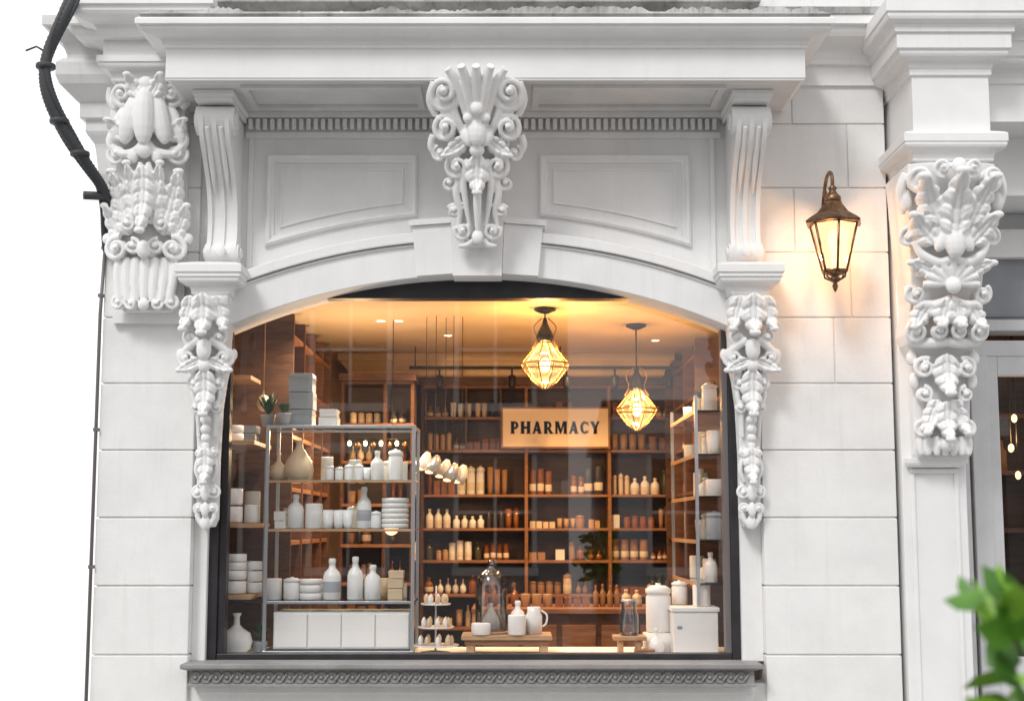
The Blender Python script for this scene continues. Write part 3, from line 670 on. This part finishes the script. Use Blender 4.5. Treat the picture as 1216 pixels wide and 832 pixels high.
mb=MB(); mb.box(-1.47,-.63,.50,.84,.895,1.12,M_white2)
for i in range(4): mb.box(-1.465+i*.209,-1.262+i*.209,.488,.50,.905,1.11,M_white2)
mb.build('drawer_box',GC,bevel=.005)
Y=.6
boxes(-1.42,-1.26,.58,.75,2.27,[.11,.11,.12],M_greyblue); boxes(-1.22,-1.10,.55,.7,2.27,[.06,.05],M_white2)
plant(-1.55,.62,2.27); plant(-1.43,.50,2.27,.08,.06)
put('tear',-1.345,Y,1.93,.25,.095,M_cream); put('round',-1.475,Y,1.93,.17,.055,M_cream)
for x in (-1.15,-1.09,-1.03,-.965): put('jar',x,Y,1.93,.09+random.uniform(-.01,.015),.027)
put('cup',-.915,Y,1.93,.08,.025); put('bottle',-.85,Y,1.93,.185,.042,M_white2); put('jar',-.735,Y,1.93,.20,.045)
boxes(-1.49,-1.41,.55,.66,1.63,[.05,.06],M_white2); put('bottle',-1.36,Y,1.63,.215,.052); put('can',-1.245,Y,1.63,.155,.054)
for x in (-1.155,-1.09,-1.03): put('cup',x,Y,1.63,.115,.034)
put('bottle',-.93,Y,1.63,.26,.046,M_white,True); put('jar',-.855,Y,1.63,.11,.034); stack(-.735,Y,1.63,.085,[.032]*6)
put('can',-1.50,Y,1.19,.13,.062); put('jar',-1.375,Y,1.19,.14,.052); stack(-1.255,Y,1.19,.070,[.045,.05,.035],M_white2)
put('bottle',-1.125,Y,1.19,.255,.056,M_white,True); put('bottle',-.98,Y,1.19,.265,.050); put('bottle',-.87,Y,1.19,.215,.052)
boxes(-.78,-.68,.62,.72,1.19,[.07,.06,.05],M_cream)
for z in (1.93,1.63,1.19):
    for x in (-1.42,-1.2,-1.0,-.8,-.7): 
        put(random.choice(('can','jar','cup')),x+random.uniform(-.02,.02),.77,z,random.uniform(.09,.16),.04,random.choice((M_white2,M_cream,M_white)))
put('round',-1.68,.42,.868,.25,.098); plant(-1.55,.5,.868,.12,.08)
LS=empty('wall_display_shelf'); mb=MB()
for z in (2.17,1.665,1.235): mb.box(-1.93,-1.58,.32,.95,z-.03,z-.002,M_lightwood)
for z in (2.6,): mb.box(-1.93,-1.66,.6,.95,z-.03,z-.002,M_lightwood)
mb.box(-1.935,-1.90,.33,.36,.87,2.9,M_woodlit); mb.box(-1.62,-1.6,.92,.94,.87,2.14,M_steel)
mb.build('boards',LS,bevel=.003)
stack(-1.73,.45,2.17,.06,[.05,.05]); boxes(-1.74,-1.62,.60,.75,2.17,[.06,.05],M_greyblue); stack(-1.73,.45,1.665,.065,[.11,.11]); put('can',-1.62,.5,1.665,.11,.045)
put('can',-1.66,.75,1.665,.2,.05,M_white2)
stack(-1.70,.42,1.235,.072,[.085,.06,.05,.05]); stack(-1.60,.52,1.235,.052,[.07,.07,.06]); stack(-1.70,.7,1.235,.06,[.1,.1],M_white2)
mb=MB(); sx,sy=-.47,.50
mb.tube([(sx,sy,.87),(sx,sy,1.28)],.006,M_steel,8)
for z,r in ((.91,.14),(1.02,.11),(1.16,.09)):
    mb.lathe([(r*.2,0),(r,.004),(r*1.04,.014),(r,.012),(r*.2,.008)],(sx,sy,z),M_white,24)
    for i in range(9):
        a=i*.7; mb.lathe([(.012,0),(.016,.03),(.010,.05),(.0,.06)],(sx+r*.7*math.cos(a),sy+r*.7*math.sin(a),z+.012),random.choice((M_white,M_white2,M_cream)),8)
mb.lathe([(.09,0),(.09,.01),(.02,.02)],(sx,sy,.869),M_steel,20); mb.build('tiered_cake_stand')
mb=MB(); mb.box(-.31,.245,.42,.72,.955,.985,M_lightwood); mb.box(-.29,.225,.44,.70,.925,.953,M_woodlit)
for x in (-.28,.17): mb.box(x,x+.05,.45,.69,.869,.925,M_lightwood)
mb.build('wooden_riser',bevel=.005)
CL=empty('glass_cloche'); mb=MB(); mb.lathe([(.098,0),(.098,.26),(.09,.32),(.06,.36),(.022,.385),(.02,.40)],(-.13,.58,1.0),M_jarglass,28,capends=False); mb.build('dome',CL)
mb=MB(); mb.ellip((-.13,.58,1.42),(.022,.022,.024),M_jarglass,14,8); mb.lathe([(.11,0),(.115,.008),(.105,.014)],(-.13,.58,.986),M_lightwood,28); mb.build('knob_and_base',CL)
put('tear',-.13,.58,1.0,.17,.055); put('can',-.19,.46,.986,.07,.06); put('bottle',.035,.55,.986,.20,.045); put('can',.03,.45,.986,.12,.055)
mb=MB(); mb.lathe([(.05,0),(.052,.11),(.04,.135),(.042,.165),(.035,.165)],(.135,.52,.986),M_white,22); mb.tube(catmull([(.18,.52,1.13),(.215,.52,1.10),(.21,.52,1.05),(.185,.52,1.03)],5),.006,M_white,8); mb.build('milk_jug')
mb=MB(); mb.box(.62,.82,.40,.58,.955,.98,M_lightwood)
for x in (.65,.76): mb.box(x,x+.03,.42,.56,.869,.955,M_lightwood)
mb.box(.74,.86,.3,.39,.869,.91,M_woodlit); mb.build('wooden_stool',bevel=.004)
mb=MB(); mb.lathe([(.055,0),(.058,.02),(.058,.12),(.045,.15),(.045,.19),(.05,.20)],(.72,.49,.981),M_jarglass,22); mb.lathe([(.05,0),(.05,.012)],(.72,.49,1.185),M_steel,20); mb.build('glass_storage_jar')
put('round',.88,.42,.868,.16,.052); put('jar',.915,.62,.99,.30,.078,M_white2); mb=MB(); mb.lathe([(.10,0),(.10,.12)],(.915,.62,.868),M_white2,24); mb.build('plinth')
mb=MB(); mb.box(.98,1.25,.36,.62,.87,1.13,M_white2); mb.box(.97,1.26,.35,.63,1.13,1.155,M_white2); mb.box(1.0,1.03,.352,.36,1.03,1.05,M_steel); mb.build('white_bread_bin',bevel=.012)
put('can',1.17,.5,1.155,.13,.055); put('jar',1.06,.72,1.155,.15,.05)
RS=empty('glass_wall_shelf'); mb=MB()
zs=(2.36,2.09,1.83,1.56,1.30)
for z in zs: mb.box(1.14,1.60,.42,1.75,z-.012,z,M_shelfglass); mb.box(1.13,1.14,.42,1.75,z-.022,z+.002,M_lightwood)
for y in (.42,1.74):
    mb.box(1.13,1.15,y-.022,y-.002,.87,2.45,M_steel)
mb.build('shelves_and_posts',RS)
for z in zs:
    for y in (.55,.78,1.0,1.25,1.5):
        k=random.choice(('can','jar','bottle','can','cup'))
        put(k,1.22+random.uniform(0,.1),y+random.uniform(-.04,.04),z,random.uniform(.10,.20),random.uniform(.04,.055),random.choice((M_white,M_white2,M_white,M_greyblue)))
plant(1.28,.6,2.36,.14,.1); plant(1.25,.85,2.36,.14,.1)
# ------------------------------------------------------------------ wooden shelving
SH=empty('back_wall_bookcase'); mb=MB()
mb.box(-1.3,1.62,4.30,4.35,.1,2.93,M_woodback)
Z=[.12,.45,.78,1.06,1.35,1.625,1.914,2.30,2.587,2.86]
for z in Z: mb.box(-.78,1.62,3.98,4.30,z-.022,z,M_woodlit)
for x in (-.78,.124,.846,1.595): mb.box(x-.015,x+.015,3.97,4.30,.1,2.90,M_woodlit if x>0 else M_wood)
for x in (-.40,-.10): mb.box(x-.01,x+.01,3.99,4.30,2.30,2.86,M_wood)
mb.box(-.80,1.62,3.96,4.3,2.86,2.93,M_wood); mb.build('carcass',SH,bevel=.003)
def stock(name,slots,mats,seed):
    random.seed(seed); mb=MB()
    for (xa,xb,y,z,hmax,flip) in slots:
        p=xa+.04
        while p<xb-.04:
            run=random.randint(1,4); kind=random.choice((P_bottle,P_jar,P_bottle,P_can,P_round,P_cup,P_jar,'box')); h=hmax*random.uniform(.28,.70); r=random.uniform(.020,.040); mat=random.choice(mats)
            if random.random()<.1: p+=random.uniform(.04,.10); continue
            lab=random.random()<.45 and kind in (P_bottle,P_can,P_jar) 
            for _ in range(run):
                if p>xb-.05: break
                yy=y+random.uniform(-.02,.05); hh=h*random.uniform(.92,1.06)
                if kind=='box':
                    if flip: mb.box(y-r,y+r*1.2,p-r,p+r,z+.001,z+hh*.7,mat)
                    else: mb.box(p-r,p+r,yy-.05,yy+.05,z+.001,z+hh*.7,mat)
                else:
                    c=(p,yy,z+.001) if not flip else (y,p,z+.001)
                    mb.lathe(kind(hh,r),c,mat,10)
                    if lab: mb.lathe([(r*1.01,.15*hh),(r*1.03,.16*hh),(r*1.03,.42*hh),(r*1.01,.43*hh)],c,M_paper,10,capends=False)
                p+=r*2+.010
            p+=random.uniform(0,.02)
    return mb.build(name)
warm=[M_cream,M_tan,M_amber,M_brown,M_brown,M_white2,M_dkbottle,M_amber,M_tan,M_dkbottle,M_green,M_amber]
sl=[]
for i,z in enumerate(Z[1:-1],1):
    hm=Z[i+1]-z
    for a,b in ((-.76,.11),(.14,.83),(.86,1.58)):
        if abs(z-2.30)<.01 and a==.14: continue
        sl.append((a,b,4.10,z,hm,False))
stock('apothecary_bottles',sl,warm,3)
CB=empty('tall_wooden_cabinet'); mb=MB()
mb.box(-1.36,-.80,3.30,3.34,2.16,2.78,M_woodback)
for x in (-1.36,-1.02,-.80): mb.box(x-.014,x+.014,2.98,3.32,.1,2.80,M_wood)
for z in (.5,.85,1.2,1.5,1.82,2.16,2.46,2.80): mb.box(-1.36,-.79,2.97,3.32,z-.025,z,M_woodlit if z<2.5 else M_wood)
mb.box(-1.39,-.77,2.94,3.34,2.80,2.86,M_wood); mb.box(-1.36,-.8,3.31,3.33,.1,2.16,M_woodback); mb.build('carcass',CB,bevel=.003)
stock('cabinet_bottles',[(-1.33,-1.04,3.12,z,.28,False) for z in (.85,1.2,1.5,1.82,2.16,2.46)]+[(-1.0,-.83,3.12,z,.28,False) for z in (.85,1.2,1.5,1.82,2.16,2.46)],warm,5)
mb=MB()
for i in range(8): mb.ellip((-1.30+i*.063,2.99,2.30),(.015,.015,.022),M_bulb,8,5) if i%2==0 else mb.ellip((-1.30+i*.063,3.0,2.29),(.022,.022,.028),M_brass,8,5)
mb.tube([(-1.34,3.0,2.335),(-.82,3.0,2.335)],.006,M_dkmetal,6); mb.build('string_lights')
LW=empty('side_wall_bookcase'); mb=MB()
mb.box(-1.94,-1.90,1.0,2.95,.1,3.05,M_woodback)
for z in (.5,.85,1.2,1.55,1.9,2.25,2.6,2.92): mb.box(-1.90,-1.46,1.0,2.95,z-.03,z,M_woodlit)
for y in (1.0,1.5,2.0,2.5,2.95): mb.box(-1.90,-1.45,y-.015,y+.015,.1,3.05,M_wood)
mb.build('carcass',LW,bevel=.003)
stock('side_shelf_bottles',[(a,a+.46,-1.58,z,.3,True) for a in (1.03,1.53,2.03,2.5) for z in (.85,1.2,1.55,1.9,2.25,2.6)],warm+[M_white2],8)
RW=empty('side_wall_bookcase'); mb=MB()
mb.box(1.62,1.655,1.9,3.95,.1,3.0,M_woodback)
for z in (.5,.85,1.2,1.55,1.9,2.25,2.6,2.9): mb.box(1.34,1.62,1.9,3.95,z-.025,z,M_wood)
for y in (1.9,2.6,3.3,3.94): mb.box(1.33,1.62,y-.012,y+.012,.1,3.0,M_wood)
mb.build('carcass',RW,bevel=.003)
stock('side_shelf_bottles',[(a,a+.6,1.42,z,.3,True) for a in (1.95,2.65,3.33) for z in (.85,1.2,1.55,1.9,2.25,2.6)],warm,9)
mb=MB(); mb.box(-.25,1.2,2.3,2.85,.1,1.0,M_wood); mb.box(-.30,1.25,2.26,2.9,1.0,1.04,M_woodlit)
for i in range(5): mb.box(-.21+i*.29,.04+i*.29,2.285,2.30,.2,.92,M_woodlit)
mb.build('shop_counter',bevel=.005)
stock('counter_goods',[(-.25,1.15,2.5,1.04,.3,False)],warm,12)
# sign
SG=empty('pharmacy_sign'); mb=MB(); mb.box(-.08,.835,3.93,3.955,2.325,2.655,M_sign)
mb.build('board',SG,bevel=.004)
mb=MB()
for a,b,c_,d in ((-.095,.85,2.31,2.325),(-.095,.85,2.655,2.67),(-.095,-.08,2.325,2.655),(.835,.85,2.325,2.655)): mb.box(a,b,3.925,3.96,c_,d,M_woodlit)
mb.build('sign_frame',SG)
def glyph(ch):
    P=[]; rect=lambda a,b,c,d:P.append([(a,c),(b,c),(b,d),(a,d)]); ser=lambda a,b:(rect(a-.05,b+.05,0,.07),rect(a-.05,b+.05,.93,1))
    def arc(cx,cz,ro,rz,tk,tn,a0,a1,n=14):
        for i in range(n):
            t0=R(a0+(a1-a0)*i/n);t1=R(a0+(a1-a0)*(i+1)/n)
            P.append([(cx+ro*math.cos(t0),cz+rz*math.sin(t0)),(cx+ro*math.cos(t1),cz+rz*math.sin(t1)),(cx+(ro-tk)*math.cos(t1),cz+(rz-tn)*math.sin(t1)),(cx+(ro-tk)*math.cos(t0),cz+(rz-tn)*math.sin(t0))])
    if ch in 'PR':
        rect(.10,.46,0,1); ser(.10,.46); rect(.46,.5,.84,1); rect(.46,.5,.35,.50); arc(.48,.68,.42,.32,.27,.17,-90,90); w=.95
        if ch=='R': P.append([(.42,.46),(.70,.46),(1.10,0),(.72,0)]); rect(.72,1.13,0,.07); w=1.08
    elif ch=='H': rect(.10,.46,0,1); rect(.74,1.10,0,1); ser(.10,.46); ser(.74,1.10); rect(.46,.74,.41,.59); w=1.19
    elif ch=='A': P.append([(.04,0),(.28,0),(.64,1),(.42,1)]); P.append([(.62,0),(1.0,0),(.68,1),(.38,1)]); rect(.22,.74,.22,.38); rect(-.01,.31,0,.07); rect(.59,1.05,0,.07); w=1.06
    elif ch=='M': rect(.10,.34,0,1); rect(1.0,1.34,0,1); rect(.05,.39,0,.07); rect(.95,1.39,0,.07); rect(.05,.3,.93,1); rect(1.0,1.39,.93,1); P.append([(.12,1),(.48,1),(.80,.12),(.60,.0)]); P.append([(.92,1),(1.14,1),(.74,0),(.58,0)]); w=1.43
    elif ch=='C': arc(.52,.5,.48,.5,.31,.17,42,318,22); rect(.84,.94,.64,.94); rect(.84,.92,.08,.28); w=1.0
    elif ch=='Y': P.append([(.0,1),(.38,1),(.72,.45),(.36,.40)]); P.append([(.76,1),(.98,1),(.68,.42),(.48,.45)]); rect(.36,.72,0,.46); rect(.31,.77,0,.07); rect(-.02,.41,.93,1); rect(.70,1.03,.93,1); w=1.04
    return P,w
mb=MB(); tot=sum(glyph(c)[1]+.12 for c in 'PHARMACY'); sc=.79/tot; hz=.108; x=.3775-.395
for ch in 'PHARMACY':
    P,w=glyph(ch)
    for k,p in enumerate(P):
        mb.prism([(x+a*sc,2.437+b*hz) for a,b in p],3.926-.0002*k,3.9295,M_ink,'y')
    x+=(w+.12)*sc
mb.build('lettering',SG)
# ------------------------------------------------------------------ lamps
def pend(x,y,z,r,h,ztop,name='pendant_lamp'):
    E=empty(name); mb=MB(); n=10
    prof=[(.25,.5),(.32,.46),(.55,.30),(1.,.02),(.92,-.08),(.5,-.36),(.14,-.5)]
    for i in range(n):
        a=2*math.pi*i/n; mb.tube([(x+r*q*math.cos(a),y+r*q*math.sin(a),z+h*w) for q,w in prof],.0045,M_brass,5)
    for q,w in ((.3,.47),(1.,.02),(.92,-.08),(.14,-.5)):
        mb.tube([(x+r*q*math.cos(t*math.pi/12),y+r*q*math.sin(t*math.pi/12),z+h*w) for t in range(25)],.006,M_brass,6)
    mb.lathe([(.02,.5),(.06,.505),(.05,.56),(.02,.62),(.012,.66)],(x,y,z+h*.5-.5),M_dkmetal,16)
    mb.tube([(x,y,z+h*.5+.1),(x,y,ztop-.03)],.006,M_dkmetal,6)
    mb.lathe([(.075,0),(.075,-.015),(.03,-.035)][::-1],(x,y,ztop-.001),M_dkmetal,20)
    for s in (-1,1): mb.tube(catmull([(x+s*.02,y,z+h*.5+.16),(x+s*.075,y,z+h*.5+.10),(x+s*.055,y,z+h*.5+.02),(x+s*.09,y,z+h*.35)],5),.005,M_brass,6)
    mb.build('cage',E)
    mb=MB(); mb.lathe([(r*q*.97,h*w) for q,w in prof],(x,y,z),M_pendglass,10,False,False); mb.build('facets',E)
    mb=MB(); mb.ellip((x,y,z),(.035,.035,.05),M_bulb,14,8)
    mb.build('bulb',E)
    return E
pend(.225,1.2,2.73,.165,.32,3.119); pend(.915,2.0,2.49,.150,.30,3.119)
PC=empty('spotlight_cluster'); mb=MB()
for i,(x,z,y) in enumerate(((-.605,2.10,1.6),(-.535,2.075,1.55),(-.47,2.05,1.65),(-.41,2.02,1.55),(-.35,2.01,1.6))):
    mb.tube([(x,y,3.119),(x,y,z+.05)],.0025,M_dkmetal,5)
    dx=-.35
    Pp=[(x-dx*.05,y,z+.06),(x-dx*.03,y,z+.035),(x,y,z),(x+dx*.10,y-.01,z-.055)]
    mb.tube(Pp,[.014,.030,.042,.050],M_steel if i%2 else M_white2,16)
    mb.ellip((x+dx*.105,y-.013,z-.058),(.034,.034,.012),M_lampglass,10,6)
mb.build('shades',PC)
mb=MB()
for x,y in ((-1.5,.9),(-1.12,.75),(-.95,1.8),(-.82,1.8),(-.5,2.6),(1.2,1.4),(1.15,2.9),(.3,3.1)):
    mb.lathe([(.028,-.004),(.028,-.001)],(x,y,3.12),M_spot,14); mb.lathe([(.030,-.002),(.040,-.006),(.042,-.001)],(x,y,3.12),M_white2,14,capends=False)
mb.build('ceiling_downlights')
mb=MB(); mb.box(-.85,1.6,3.28,3.31,2.93,2.955,M_dkmetal)
for x in (-.6,.0,.45,.85,1.3):
    mb.tube([(x,3.295,2.93),(x,3.295,2.87)],.008,M_dkmetal,6); mb.lathe([(.018,.0),(.03,.02),(.032,.10),(.02,.11)],(x,3.29,2.77),M_dkmetal,12)
for x in (-.8,.4,1.5): mb.tube([(x,3.295,2.95),(x,3.295,3.12)],.005,M_dkmetal,5)
mb.build('track_lighting')
mb=MB(); mb.ellip((-1.62,.85,2.44),(.045,.045,.055),M_cream,14,8); mb.tube([(-1.62,.85,2.49),(-1.62,.85,3.11)],.004,M_brass,6); mb.build('globe_pendant')
def pt(name,loc,e,col=(1,.66,.34),rad=.06):
    l=bpy.data.lights.new(name,'POINT'); l.energy=e; l.color=col; l.shadow_soft_size=rad
    o=bpy.data.objects.new(name,l); o.location=loc; bpy.context.scene.collection.objects.link(o); return o
for (x,y,z) in ((-1.62,1.25,1.70),(-.85,1.7,1.63)):
    mb=MB(); mb.ellip((x,y,z),(.05,.05,.05),M_lampglass,14,9); mb.tube([(x,y,z+.05),(x,y,3.11)],.003,M_dkmetal,5); mb.lathe([(.02,.05),(.02,.09)],(x,y,z),M_brass,12); mb.build('globe_pendant')
pt('globe_fill_light',(-1.1,1.55,2.3),40,(1,.66,.36))  # fill light added between the two globes, brightens the left of the shop
pt('pendant_light',(.225,1.2,2.73),110,(1,.58,.24)); pt('pendant_light',(.915,2.0,2.49),70,(1,.58,.24))
pt('lantern_light',(1.865,-.30,3.24),68,(1,.52,.20),.04)
pt('second_room_light',(3.36,1.1,2.2),6,(1,.60,.26))
def spot(loc,e,col=(1,.62,.30)):
    l=bpy.data.lights.new('downlight','SPOT'); l.energy=e; l.color=col; l.spot_size=R(130); l.spot_blend=.6; l.shadow_soft_size=.04
    o=bpy.data.objects.new('downlight',l); o.location=loc; bpy.context.scene.collection.objects.link(o)
for p in ((-.5,2.6,3.10),(.6,2.9,3.10)): spot(p,165)
spot((-1.12,.75,3.10),120,(1,.86,.70)); spot((1.2,1.4,3.10),60,(1,.84,.66))

# ------------------------------------------------------------------ street
def slabobj(name,x0,x1,y0,y1,z0,z1,mat,bev=0):
    mb=MB(); mb.box(x0,x1,y0,y1,z0,z1,mat); return mb.build(name,bevel=bev)
mb=MB(); mb.add([(-600,-600,-.14),(600,-600,-.14),(600,600,-.14),(-600,600,-.14)],[(0,1,2,3)],M_ground); mb.build('ground')
mb=MB(); mb.add([(-60,-5.4,-.13),(60,-5.4,-.13),(60,-2.4,-.13),(-60,-2.4,-.13)],[(0,1,2,3)],M_asph); mb.build('road')
mb=MB()
for i in range(-20,20): mb.add([(i*3,-3.95,-.126),(i*3+1.5,-3.95,-.126),(i*3+1.5,-3.85,-.126),(i*3,-3.85,-.126)],[(0,1,2,3)],M_mark)
mb.build('road_marking')
slabobj('pavement',-60,60,-2.25,-.03,-.2,0,M_pave); slabobj('kerb',-60,60,-2.4,-2.252,-.2,-.004,M_kerb,.02)
slabobj('pavement',-60,60,-14,-5.55,-.2,0,M_pave); slabobj('kerb',-60,60,-5.548,-5.4,-.2,-.004,M_kerb,.02)
def house(x0,x1,y,h,mat,st,nw,pitch=2.6):
    E=empty('townhouse'); mb=MB(); mb.box(x0,x1,y-8,y,-.1,h,mat); mb.box(x0-.1,x1+.1,y-8,y+.25,h,h+.3,M_trim)
    mb.prism([(y+.1,h+.3),(y-8,h+.3),(y-4,h+pitch)],x0,x1,M_slate,'x'); mb.build('walls',E)
    mb=MB(); W=(x1-x0)/nw
    for s in range(st):
        z=1.0+s*(h-1.)/st
        for k in range(nw):
            c=x0+W*(k+.5); w=W*.25
            mb.box(c-w,c+w,y-.05,y+.02,z,z+1.7,M_oppwin); mb.box(c-w-.1,c+w+.1,y,y+.09,z-.14,z-.01,M_trim); mb.box(c-w-.08,c-w,y,y+.06,z,z+1.78,M_trim); mb.box(c+w,c+w+.08,y,y+.06,z,z+1.78,M_trim); mb.box(c-w-.1,c+w+.1,y,y+.09,z+1.79,z+1.95,M_trim); mb.box(c-.025,c+.025,y+.021,y+.04,z,z+1.7,M_trim); mb.box(c-w,c-.026,y+.021,y+.04,z+.83,z+.88,M_trim); mb.box(c+.026,c+w,y+.021,y+.04,z+.83,z+.88,M_trim)
    mb.build('windows',E)
house(-16,-6.2,-14,7.5,M_brickA,3,4); house(-6.1,.9,-14,6.2,M_brickB,2,3); house(1.7,8,-14,3.1,M_brickC,1,3,.9); house(8.1,18,-14,8,M_brickA,3,4)

# ------------------------------------------------------------------ street shrub
SHR=empty('potted_shrub'); random.seed(21); px,py=.90,-6.15
mb=MB(); mb.lathe([(.20,0),(.27,.42),(.30,.44),(.30,.50),(.26,.50),(.25,.46)],(px,py,.0),M_terra,28); mb.lathe([(.25,.45),(.02,.47)],(px,py,0),M_bark,20); mb.build('pot',SHR)
mb=MB(); ml=MB()
base=Vector((px,py,.45))
mb.tube([base,base+Vector((.0,0,.4)),base+Vector((.02,.0,1.05))],[.03,.024,.016],M_bark,8)
for i in range(46):
    a=random.uniform(0,6.28); el=random.uniform(-.5,1.2); l=random.uniform(.15,.25)
    s=base+Vector((.01,0,random.uniform(.65,1.07))); d=Vector((math.cos(a)*math.cos(el),math.sin(a)*math.cos(el),math.sin(el)))
    if s.z>1.44 and d.x<0: d=Vector((-d.x,d.y,d.z))
    P=[s,s+d*l*.5+Vector((0,0,.02)),s+d*l]; mb.tube(P,[.006,.004,.0025],M_bark,6)
    for k in range(9):
        t=.35+.7*random.random(); p=s+d*l*t+Vector([random.uniform(-.025,.025) for _ in range(3)])
        ld=(d+Vector([random.uniform(-.8,.8) for _ in range(3)])).normalized(); L_=random.uniform(.06,.10); sd=ld.orthogonal().normalized()
        sd=Matrix.Rotation(random.uniform(0,6.28),3,ld)@sd; nn=ld.cross(sd); w=L_*.30
        vs=[p,p+ld*L_*.3+sd*w+nn*.006,p+ld*L_*.65+sd*w*.8+nn*.006,p+ld*L_,p+ld*L_*.65-sd*w*.8+nn*.006,p+ld*L_*.3-sd*w+nn*.006,p+ld*L_*.5]
        ml.add(vs,[(0,1,6),(1,2,6),(2,3,6),(3,4,6),(4,5,6),(5,0,6)],M_leaf if random.random()<.4 else M_leaf2,True)
mb.build('stems',SHR); ml.build('leaves',SHR)

# ------------------------------------------------------------------ light, world, camera
el,az=R(44),R(-28)
S=Vector((math.sin(az)*math.cos(el), -math.cos(az)*math.cos(el), math.sin(el)))
l=bpy.data.lights.new('sun','SUN'); l.energy=1.5; l.angle=R(14); l.color=(1,.985,.96)
o=bpy.data.objects.new('sun',l); o.rotation_euler=S.to_track_quat('Z','Y').to_euler(); bpy.context.scene.collection.objects.link(o)
w=bpy.data.worlds.new('World'); bpy.context.scene.world=w; w.use_nodes=True; nt=w.node_tree
sk=nt.nodes.new('ShaderNodeTexSky'); sk.sky_type='NISHITA'; sk.sun_disc=False; sk.sun_elevation=el; sk.sun_rotation=math.atan2(S.x,S.y); sk.dust_density=2.
hs=nt.nodes.new('ShaderNodeHueSaturation'); hs.inputs['Saturation'].default_value=.12; hs.inputs['Value'].default_value=1.
mx=nt.nodes.new('ShaderNodeMixRGB'); mx.inputs['Fac'].default_value=.8; mx.inputs['Color2'].default_value=(11.8,11.8,11.9,1)   # overcast cloud layer
nt.links.new(sk.outputs[0],hs.inputs['Color']); nt.links.new(hs.outputs[0],mx.inputs['Color1']); nt.links.new(mx.outputs[0],nt.nodes['Background'].inputs['Color']); nt.nodes['Background'].inputs['Strength'].default_value=.12
cam=bpy.data.cameras.new('cam'); co=bpy.data.objects.new('camera',cam); bpy.context.scene.collection.objects.link(co)
co.location=(0,-8.4,1.65); co.rotation_euler=(R(97),0,0); cam.lens=50; cam.sensor_width=36; cam.clip_end=2000; cam.clip_start=.05
cam.dof.use_dof=True; cam.dof.focus_distance=8.35; cam.dof.aperture_fstop=2.8
bpy.context.scene.camera=co
bpy.context.scene.view_settings.view_transform='Standard'; bpy.context.scene.view_settings.look='None'; bpy.context.scene.view_settings.exposure=0
